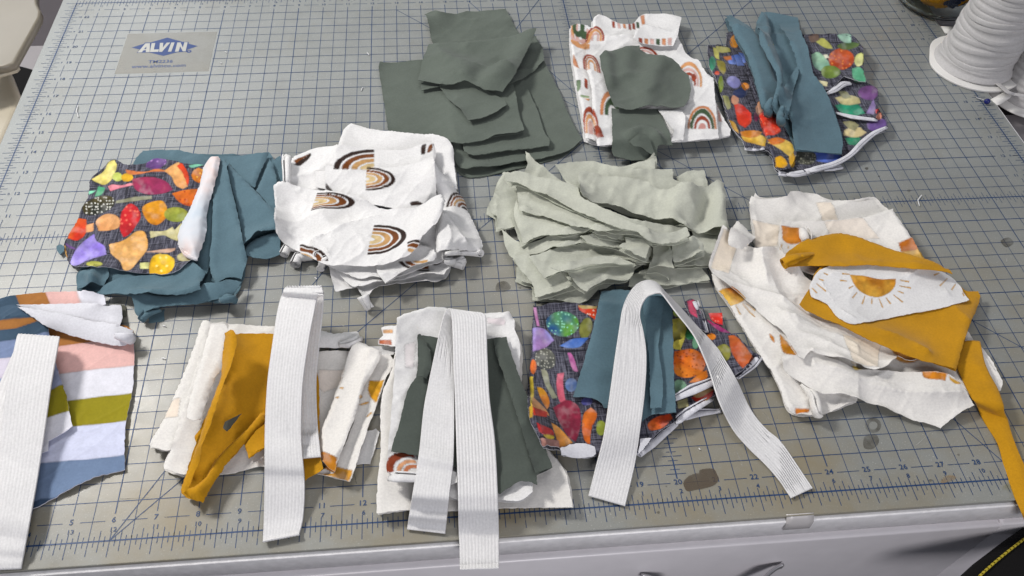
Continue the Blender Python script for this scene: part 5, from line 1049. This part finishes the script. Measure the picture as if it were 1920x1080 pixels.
thing('fabric_piece', 'cream cloth in lengthwise soft folds under the mustard knit, front bundle', 'fabric piece',
      [sheet(M0, lift=.002, wr=SOFT, t=.0012), sheet(Ma, lift=.002, prt=PM, res=.0014, wr=FLAT, fold=[(6, 11), (1, 4)], fr=.005, reach=5), sheet(Mb, lift=.003, wr=FLAT, fold=[(6, 10), (1, 4)], fr=.005, reach=5), sheet(Mc, lift=.003, wr=FLAT, fold=[(7, 11), (2, 5)], fr=.005, reach=5)], [F_creamP], gM)
M6 = K('S4', (905, 590), (918, 605), (900, 670), (882, 727), (855, 728), (828, 732), (832, 690), (870, 600))
M1 = K('S4', (660, 212), (700, 216), (752, 227), (800, 218), (830, 220), (846, 240), (825, 275), (760, 280), (640, 280))
M5 = K('S4', (820, 270), (985, 276), (972, 310), (900, 312), (830, 300))
thing('fabric_scrap', 'white rolled scrap behind the second elastic strip, at the top of the mustard bundle', 'fabric scrap', [sheet(M1, lift=.003, wr=SOFT, puff=(.005, .012)), sheet(M5, lift=.004, wr=SOFT), roll(K('S4', (835, 240), (800, 255), (760, 262)), [.004, .0045, .002], 1.5)], [F_white], gM)
thing('fabric_scrap', 'small white strip end at the right edge of the mustard bundle', 'fabric scrap', [sheet(M6, lift=.001)], [F_white], gM)
M2 = K('S4', (650, 280), (800, 282), (832, 300), (790, 420), (760, 520), (700, 640), (690, 705), (640, 760), (600, 760))
thing('fabric_piece', 'cream piece with a faint beige square, right of the second elastic strip', 'fabric piece', [sheet(M2, lift=.003, prt=PM, res=.001, wr=FLAT)], [F_creamP], gM)
M4 = K('S4', (880, 306), (960, 308), (972, 335), (945, 400), (920, 470), (870, 600), (820, 760), (803, 802), (740, 786), (676, 772), (760, 700), (820, 560))
thing('fabric_piece', 'white strip with part of a sun, outermost on the right of the mustard bundle', 'fabric piece', stack(M4, 2, .003, .001, prt=PM, res=.001, wr=FLAT, curl=.003), [F_creamP], gM)
M3 = K('S4', (818, 268), (835, 254), (925, 296), (921, 320), (890, 380), (860, 430), (838, 500), (820, 560), (785, 650), (760, 720), (747, 770), (720, 752), (697, 722), (695, 610), (720, 540), (770, 400))
thing('fabric_piece', 'white folded strip with an amber end, leaning beside the second elastic strip', 'fabric piece', [sheet(M3, lift=.004, prt=PM, res=.001, wr=FLAT, fold=[(0, 9), (12, 15)], fr=.0045)], [F_creamP], gM)
M7 = K('S4', (320, 232), (328, 222), (500, 222), (600, 235), (660, 320), (690, 700), (700, 750), (625, 792), (560, 740), (468, 668), (432, 690), (410, 708), (390, 650), (360, 690), (310, 740), (260, 800), (225, 870), (170, 860), (148, 840), (205, 640), (290, 450), (305, 340))
M7a = K('S4', (320, 232), (345, 226), (372, 260), (365, 330), (330, 440), (290, 560), (245, 680), (190, 800), (172, 862), (150, 850), (148, 828), (200, 690), (250, 560), (296, 430), (306, 330))
M7b = K('S4', (470, 520), (478, 560), (440, 610), (390, 655), (330, 720), (262, 800), (226, 872), (190, 862), (160, 845), (200, 790), (300, 690), (400, 600))
M7c = K('S4', (300, 390), (300, 430), (250, 570), (222, 630), (200, 636), (193, 615), (240, 510))
thing('fabric_piece', 'mustard knit piece rolled along both long edges on the cream cloth, front bundle', 'fabric piece',
      [sheet(M7c, lift=.002, fold=[(3, 6)], fr=.003), sheet(M7, lift=.003, wr=FLAT, reach=5, stiff=16), sheet(M7a, lift=.003, fold=[(10, 15)], fr=.006, reach=5, stiff=16, curl=.001, creases=[(K('S4', (372, 260), (365, 330), (330, 440), (290, 560), (245, 680)), .008, .0055)]), sheet(M7b, lift=.001, puff=(.009, .011), reach=5, stiff=16, curl=0),
       sheet(K('S4', (470, 560), (475, 670), (432, 692), (408, 708), (392, 650), (430, 600)), lift=.004, fold=[(2, 4)], fr=.005)], [F_must], 'mustard knit lengths')
thing('fabric_scrap', 'tiny grey triangle scrap on the front mustard knit', 'fabric scrap', [sheet(K('S4', (310, 592), (318, 572), (345, 555), (382, 534), (362, 560), (345, 584), (326, 606)), lift=.004, res=.0012, wr=(), curl=.002, reach=5, stiff=20)], [F_gsc])

# ================================================================== N  deep green bundle, front centre
gN = 'white cloths in the deep green bundle'
PN = Print(71)
PN.poly('S5', [(118, 140), (155, 138), (157, 152), (118, 154)], (204, 152, 100), smooth=False).poly('S5', [(102, 180), (150, 178), (152, 198), (104, 196)], (182, 98, 62)).poly('S5', [(516, 110), (585, 115), (585, 135), (516, 130)], (226, 216, 218), vein=.04).poly('S5', [(200, 200), (245, 190), (235, 290), (205, 290)], (224, 218, 218), vein=.05)
PN.arc('S5', (250, 700), (-120, -10), (-20, -92), [(.74, 1, (128, 56, 30)), (.50, .64, (206, 150, 110)), (.3, .44, (196, 120, 80))], a=(-.05, 1.2), b=(-.2, 2))
N0 = K('S5', (175, 105), (200, 92), (290, 66), (350, 66), (480, 85), (600, 85), (614, 105), (618, 150), (640, 200), (648, 400), (740, 590), (785, 645), (815, 690), (842, 820), (700, 820), (560, 822), (400, 832), (220, 832), (97, 846), (95, 822), (110, 600), (115, 400), (150, 300), (168, 200))
thing('fabric_piece', 'large white cloth under the whole deep green bundle, square front corners near the ruler', 'fabric piece', stack(N0, 4, .0018, .001, wr=FLAT, fold=[(18, 23)], fr=.003, t=.0012), [F_cream], gN)
N3 = K('S5', (112, 132), (120, 128), (180, 124), (180, 205), (100, 197), (102, 180), (120, 162))
thing('fabric_scrap', 'scrap with tan and rust bars sticking out at the back left of the green bundle', 'fabric scrap', [sheet(N3, lift=.003, prt=PN, res=.001)], [F_whiteP], 'rainbow printed fabrics')
N1 = K('S5', (175, 105), (200, 90), (290, 64), (350, 64), (480, 84), (602, 84), (616, 108), (622, 160), (636, 180), (640, 300), (645, 400), (690, 735), (690, 765), (642, 797), (560, 796), (400, 792), (300, 740), (150, 705), (143, 690), (150, 480), (160, 350), (168, 200))
thing('fabric_piece', 'white cloth with soft rounded folds directly beneath the deep green knit', 'fabric piece', stack(N1, 3, .003, .001, prt=PN, res=.0014, wr=SOFT, fold=[(0, 6)], fr=.007), [F_whiteP], gN)
N2 = K('S5', (150, 614), (240, 624), (300, 640), (400, 690), (400, 730), (330, 745), (240, 730), (160, 712), (148, 695), (133, 690), (135, 650))
thing('fabric_scrap', 'white scrap with rust rainbow arcs rolled at the lower left of the deep green bundle', 'fabric scrap', [sheet(N2, lift=.002, prt=PN, res=.0009, wr=SOFT, fold=[(8, 10)], fr=.004), roll(K('S5', (150, 702), (240, 705), (330, 720)), [.0045, .004, .002], 1.4, squash=.6)], [F_whiteP], 'rainbow printed fabrics')
N4 = K('S5', (250, 170), (262, 164), (325, 170), (515, 180), (560, 176), (588, 174), (602, 220), (650, 370), (700, 510), (764, 666), (705, 700), (707, 738), (680, 722), (640, 720), (600, 745), (565, 766), (400, 668), (250, 622), (148, 606), (180, 500), (215, 370), (248, 310), (252, 230))
thing('fabric_piece', 'deep green knit spread under the third elastic strip', 'fabric piece',
      [sheet(N4, lift=.003, wr=FLAT, curl=.003), sheet(K('S5', (250, 170), (264, 164), (300, 230), (302, 285), (285, 330), (250, 325), (254, 230)), lift=.003, fold=[(1, 4)], fr=.005), sheet(K('S5', (540, 178), (588, 174), (605, 225), (655, 370), (766, 664), (700, 690), (640, 500), (580, 320), (548, 230)), lift=.003, wr=FLAT, fold=[(6, 8)], fr=.005)], [F_char2])

# ================================================================== O  mushroom bundle with teal, front right
PO = Print(81)
PO.poly('S6', [(90, 155), (105, 155), (118, 245), (105, 245)], (206, 136, 190)).ell('S6', 218, 228, 76, 58, (36, 84, 136), (92, 152, 62), dots=(6, (150, 220, 190), .55), d=(1, .2)).ell('S6', 318, 245, 28, 46, (132, 132, 60), (110, 116, 56), ang=15)
PO.poly('S6', [(283, 150), (365, 155), (362, 212), (330, 190), (290, 168)], (206, 56, 30), (222, 80, 40), dots=(6, (240, 210, 190), .6)).poly('S6', [(283, 148), (366, 152), (366, 162), (290, 158)], (196, 170, 110)).poly('S6', [(88, 250), (140, 254), (182, 298), (132, 342), (88, 355)], (152, 150, 216), (170, 132, 190))
PO.poly('S6', [(204, 320), (260, 290), (332, 285), (290, 326), (240, 330)], (62, 104, 186), (110, 146, 214)).ell('S6', 140, 382, 46, 44, (112, 112, 102), (86, 88, 84), dots=(5.5, (206, 206, 190), .4)).poly('S6', [(122, 428), (146, 430), (165, 490), (196, 545), (172, 552), (140, 490)], (166, 166, 142), (140, 142, 120))
PO.poly('S6', [(237, 350), (250, 350), (286, 432), (270, 432)], (182, 100, 156)).poly('S6', [(195, 440), (225, 436), (220, 480), (233, 572), (214, 572), (190, 492)], (216, 112, 134), (200, 90, 110)).ell('S6', 255, 488, 28, 30, (72, 98, 146), (96, 120, 164)).ell('S6', 322, 560, 26, 18, (70, 70, 130))
PO.poly('S6', [(175, 588), (240, 555), (285, 580), (296, 660), (275, 735), (250, 720), (200, 645)], (146, 40, 66), (122, 30, 56)).poly('S6', [(310, 610), (340, 585), (366, 610), (342, 680), (336, 746), (317, 736)], (212, 110, 34), (196, 88, 26)).poly('S6', [(168, 655), (192, 665), (262, 738), (205, 768)], (228, 156, 66), (214, 136, 50))
PO.ell('S6', 90, 420, 14, 34, (222, 112, 50)).poly('S6', [(74, 460), (90, 462), (92, 560), (80, 600)], (218, 190, 60)).poly('S6', [(104, 505), (130, 510), (162, 570), (150, 602), (120, 550)], (216, 168, 30), (206, 120, 24)).poly('S6', [(88, 548), (150, 605), (162, 626), (88, 602)], (216, 152, 92)).poly('S6', [(88, 594), (152, 610), (150, 632), (92, 632)], (206, 52, 28))
PO.poly('S6', [(104, 664), (175, 690), (182, 712), (118, 706)], (192, 46, 46)).ell('S6', 160, 720, 24, 10, (220, 190, 50)).ell('S6', 383, 672, 22, 32, (150, 162, 60)).poly('S6', [(70, 590), (88, 590), (88, 640), (74, 640)], (190, 150, 40)).poly('S6', [(120, 728), (200, 732), (205, 764), (130, 762)], (168, 120, 110))
PO.poly('S6', [(688, 205), (735, 203), (752, 250), (726, 340), (694, 332)], (214, 204, 96), (196, 186, 70)).ell('S6', 766, 272, 22, 24, (70, 130, 60), (40, 120, 80)).ell('S6', 710, 178, 18, 18, (160, 180, 70)).poly('S6', [(698, 345), (780, 335), (832, 380), (822, 430), (740, 458), (696, 432)], (208, 96, 18), (222, 126, 36), dots=(6, (140, 60, 20), .55))
PO.poly('S6', [(760, 480), (800, 445), (838, 425), (842, 455), (790, 480)], (214, 120, 30)).ell('S6', 722, 498, 30, 34, (132, 172, 142), (110, 150, 124)).poly('S6', [(710, 560), (755, 545), (760, 585), (715, 592)], (196, 190, 140)).poly('S6', [(770, 545), (868, 508), (862, 535), (800, 566)], (206, 58, 38)).poly('S6', [(768, 530), (840, 500), (870, 508), (800, 545)], (206, 170, 120)).ell('S6', 852, 572, 42, 20, (130, 132, 46))
PO.poly('S6', [(583, 660), (620, 630), (680, 613), (692, 635), (640, 682), (592, 684)], (206, 66, 22), (222, 104, 40)).poly('S6', [(930, 280), (955, 278), (1000, 320), (1042, 378), (990, 424), (946, 352)], (196, 104, 46), (176, 76, 36)).ell('S6', 908, 352, 36, 38, (132, 130, 56)).poly('S6', [(805, 165), (850, 180), (945, 268), (900, 262), (840, 215)], (168, 44, 92), (146, 40, 110))
PO.poly('S6', [(845, 178), (907, 178), (908, 232), (862, 212)], (214, 44, 30), dots=(6, (240, 150, 130), .6)).poly('S6', [(752, 128), (785, 122), (800, 200), (770, 180)], (190, 70, 100)).ell('S6', 790, 310, 14, 26, (110, 180, 140)).ell('S6', 858, 282, 20, 16, (224, 130, 30)).ell('S6', 640, 590, 20, 14, (80, 60, 110))
gO = 'mushroom printed fabrics'
O0 = K('S6', (95, 122), (130, 125), (320, 145), (375, 150), (690, 150), (800, 200), (850, 215), (930, 260), (1000, 330), (1062, 366), (1062, 382), (970, 458), (870, 535), (780, 605), (640, 690), (560, 770), (545, 785), (400, 770), (350, 796), (215, 792), (203, 764), (130, 762), (112, 720), (75, 640), (68, 470), (80, 380), (85, 250))
O0b = K('S6', (560, 400), (700, 300), (960, 270), (1040, 350), (1000, 420), (900, 480), (760, 530), (640, 580))
thing('fabric_piece', 'dark plaid mushroom cloth with white curled edges, right of the deep green bundle', 'fabric piece',
      stack(O0, 3, .0028, .001, prt=PO, res=.0008, wr=FLAT, back=1, fold=[(21, 26)], fr=.005, curl=.002) + [sheet(K('S6', (740, 130), (768, 119), (795, 128), (838, 260), (800, 240), (760, 180)), lift=.004, prt=PO, res=.001, back=1), sheet(K('S6', (845, 180), (905, 179), (908, 232), (862, 214)), lift=.003, prt=PO, res=.001),
       sheet(O0b, lift=.003, prt=PO, res=.0008, wr=FLAT, back=1, curl=.002),
       roll(K('S6', (1066, 362), (1040, 395), (970, 455)), [.003, .0035, .002], 1.2, 1, squash=.5), roll(K('S6', (700, 545), (780, 510), (870, 472)), [.003, .005, .004], 1.2, 1, squash=.4), roll(K('S6', (545, 785), (600, 740), (660, 690), (740, 620), (860, 545)), [.004, .005, .004, .004, .003], 1.2, 1, squash=.5),
       roll(K('S6', (740, 625), (800, 610), (900, 600)), [.004, .004, .002], 1.2, 1, squash=.5), roll(K('S6', (788, 128), (810, 180), (838, 262)), [.003, .003, .002], 1.2, 1, squash=.5), sheet(K('S6', (206, 765), (250, 744), (310, 742), (355, 756), (362, 785), (345, 797), (250, 799), (213, 790)), lift=.001, mat=1, puff=(.0018, .006)),
       sheet(K('S6', (552, 720), (600, 715), (570, 760), (545, 784)), lift=.003, mat=1)], [F_mush, F_wback], gO)
Q0 = K('S6', (385, 85), (400, 80), (495, 88), (560, 100), (655, 110), (688, 132), (692, 280), (699, 500), (706, 606), (640, 612), (585, 626), (563, 646), (500, 605), (395, 590), (380, 566), (330, 546), (262, 541), (300, 420), (340, 280), (370, 150))
Q1 = K('S6', (600, 105), (655, 112), (688, 135), (693, 280), (699, 500), (706, 606), (600, 612), (620, 400))
Q2 = K('S6', (560, 100), (656, 118), (640, 240), (630, 330), (650, 480), (645, 586), (595, 592), (590, 400))
thing('fabric_piece', 'teal knit piece in layers under the bent elastic strip, on the front mushroom cloth', 'fabric piece', [sheet(Q0, lift=.003, wr=FLAT, fold=[(17, 19), (0, 3)], fr=.003), sheet(Q1, lift=.0025), sheet(Q2, lift=.0025, wr=FLAT, curl=.002)], [F_teal], gT)

# ================================================================== elastic strips
gS = 'white ribbed elastic strips on the front bundles'
def S(v, *rows): return [(K(v, r[0])[0], r[1], K(v, r[2])[0], r[3]) for r in rows]
thing('elastic_strip', 'white ribbed elastic loop on the striped cloth, leftmost', 'elastic strip',
      [ribbon(S('S3', ((72, 200), .012, (214, 206), .012), ((30, 300), .010, (180, 380), .010), ((-20, 420), .009, (120, 600), .009), ((-70, 620), .006, (60, 800), .006), ((-110, 900), .002, (20, 1000), .002)), 120),
       stamp() or ribbon(S('S3', ((-60, 1060), .0012, (80, 1054), .0012), ((-28, 800), .006, (118, 850), .005), ((0, 600), .013, (150, 660), .012), ((20, 410), .020, (186, 410), .019), ((42, 290), .022, (204, 300), .021), ((58, 215), .022, (218, 222), .021), ((64, 194), .020, (221, 204), .019), ((70, 194), .014, (219, 204), .014)), 200, seed=2)], [M_el], gS)
thing('elastic_strip', 'white ribbed elastic folded double in a tall loop, on the mustard knit', 'elastic strip',
      [ribbon(S('S4', ((556, 40), .0335, (692, 38), .041), ((566, 50), .028, (699, 60), .038), ((560, 140), .020, (698, 120), .032), ((545, 250), .014, (686, 250), .022), ((540, 400), .011, (672, 400), .014), ((540, 560), .009, (676, 560), .010), ((548, 712), .008, (690, 700), .008)), 200, seed=3),
       stamp() or ribbon(S('S4', ((462, 1032), .0015, (606, 1004), .0015), ((466, 940), .004, (622, 930), .003), ((469, 800), .012, (627, 800), .010), ((470, 600), .020, (614, 620), .018), ((480, 410), .026, (620, 420), .026), ((500, 255), .031, (642, 260), .034), ((520, 130), .034, (664, 140), .039), ((542, 56), .036, (680, 66), .042), ((556, 39), .0345, (692, 37), .042), ((561, 45), .031, (696, 48), .040), ((562, 62), .027, (699, 70), .037)), 240, seed=3, gap=.0022)], [M_el], gS)
thing('elastic_strip', 'white ribbed elastic crossing itself on the deep green knit, one end past the table edge', 'elastic strip',
      [ribbon(S('S5', ((209, 902), .0015, (357, 919), .0015), ((230, 770), .006, (372, 780), .005), ((255, 610), .014, (388, 640), .013), ((272, 450), .018, (392, 480), .017), ((290, 350), .022, (392, 370), .020), ((322, 200), .026, (390, 230), .022), ((345, 100), .029, (386, 140), .024), ((358, 66), .031, (384, 96), .027)), 220, k=73, seed=4, amp=.00025),
       stamp() or ribbon(S('S5', ((356, 70), .0295, (396, 112), .026), ((364, 59), .033, (430, 76), .030), ((372, 60), .035, (475, 72), .034), ((380, 90), .035, (508, 82), .035), ((384, 150), .034, (514, 130), .034), ((387, 260), .031, (518, 250), .030), ((393, 400), .026, (526, 400), .025), ((398, 560), .021, (546, 560), .018), ((404, 740), .012, (556, 740), .010), ((407, 900), .004, (561, 900), .003), ((410, 960), .0018, (562, 955), .0018), ((411, 1010), .0014, (562, 1005), .0014), ((412, 1053), .0008, (562, 1048), .0008)), 300, seed=5)], [M_el], gS)
thing('elastic_strip', 'white ribbed elastic bent into a wide arch, legs spread, on the front mushroom bundle', 'elastic strip',
      [ribbon(S('S6', ((328, 965), .0015, (488, 1010), .0015), ((356, 855), .006, (530, 830), .005), ((392, 715), .015, (553, 680), .014), ((416, 560), .020, (574, 510), .020), ((440, 385), .025, (580, 360), .024), ((462, 240), .028, (568, 262), .026), ((475, 160), .029, (553, 190), .029), ((500, 98), .029, (562, 142), .032), ((535, 55), .027, (582, 110), .034), ((580, 38), .024, (606, 98), .036), ((622, 50), .021, (634, 92), .037), ((657, 88), .018, (650, 102), .037), ((720, 152), .014, (702, 172), .033), ((790, 230), .010, (778, 268), .027), ((850, 292), .009, (818, 352), .022), ((900, 352), .010, (852, 440), .018), ((952, 440), .008, (890, 560), .013), ((1000, 540), .004, (950, 680), .006), ((1042, 612), .002, (1020, 762), .003), ((1100, 680), .0016, (1092, 832), .002), ((1160, 732), .0015, (1150, 900), .0015), ((1230, 832), .0014, (1180, 945), .0014), ((1296, 932), .0014, (1201, 976), .0014)), 420, seed=6)], [M_el], gS)

# ================================================================== loose threads
M_thr = plain('thread_white', (226, 226, 226), .9)
def thread(px, label, r=.0004, group='white thread clippings scattered on the mat'):
    q, _ = resample(np.array(px, float), 3, False); W = un(q, .0008); rows = []
    T = np.gradient(W, axis=0); T /= np.linalg.norm(T, axis=1)[:, None]; Sd = np.cross(T, [0, 0, 1.]); U = np.cross(Sd, T)
    rows = [[tuple(W[i] + r * (math.cos(a) * Sd[i] + math.sin(a) * U[i])) for a in np.linspace(0, 6.2832, 7)[:-1]] for i in range(len(W))]
    thing('thread', label, 'thread', [loftmesh(np.array(rows), closed=True)], [M_thr], group)
thread([(146, 198), (144, 208), (147, 219)], 'curved white thread on the mat near the left ruler')
thread([(1724, 386), (1721, 375), (1728, 366)], 'curved white thread on the mat at the right, by the tick marked middle line')
thread([(688, 98), (692, 103)], 'short white thread clipping lying loose on the mat')
for p_ in ([(677, 170), (680, 164)], [(422, 97), (425, 98)], [(413, 118), (416, 118)], [(590, 520), (594, 523)], [(305, 610), (311, 612)], [(558, 588), (562, 585)], [(1310, 840), (1313, 843)]):
    thread(p_, 'short white thread clipping lying loose on the mat')
thread([(303, 672), (306, 671), (310, 673)], 'short white thread clipping lying loose on the mat')
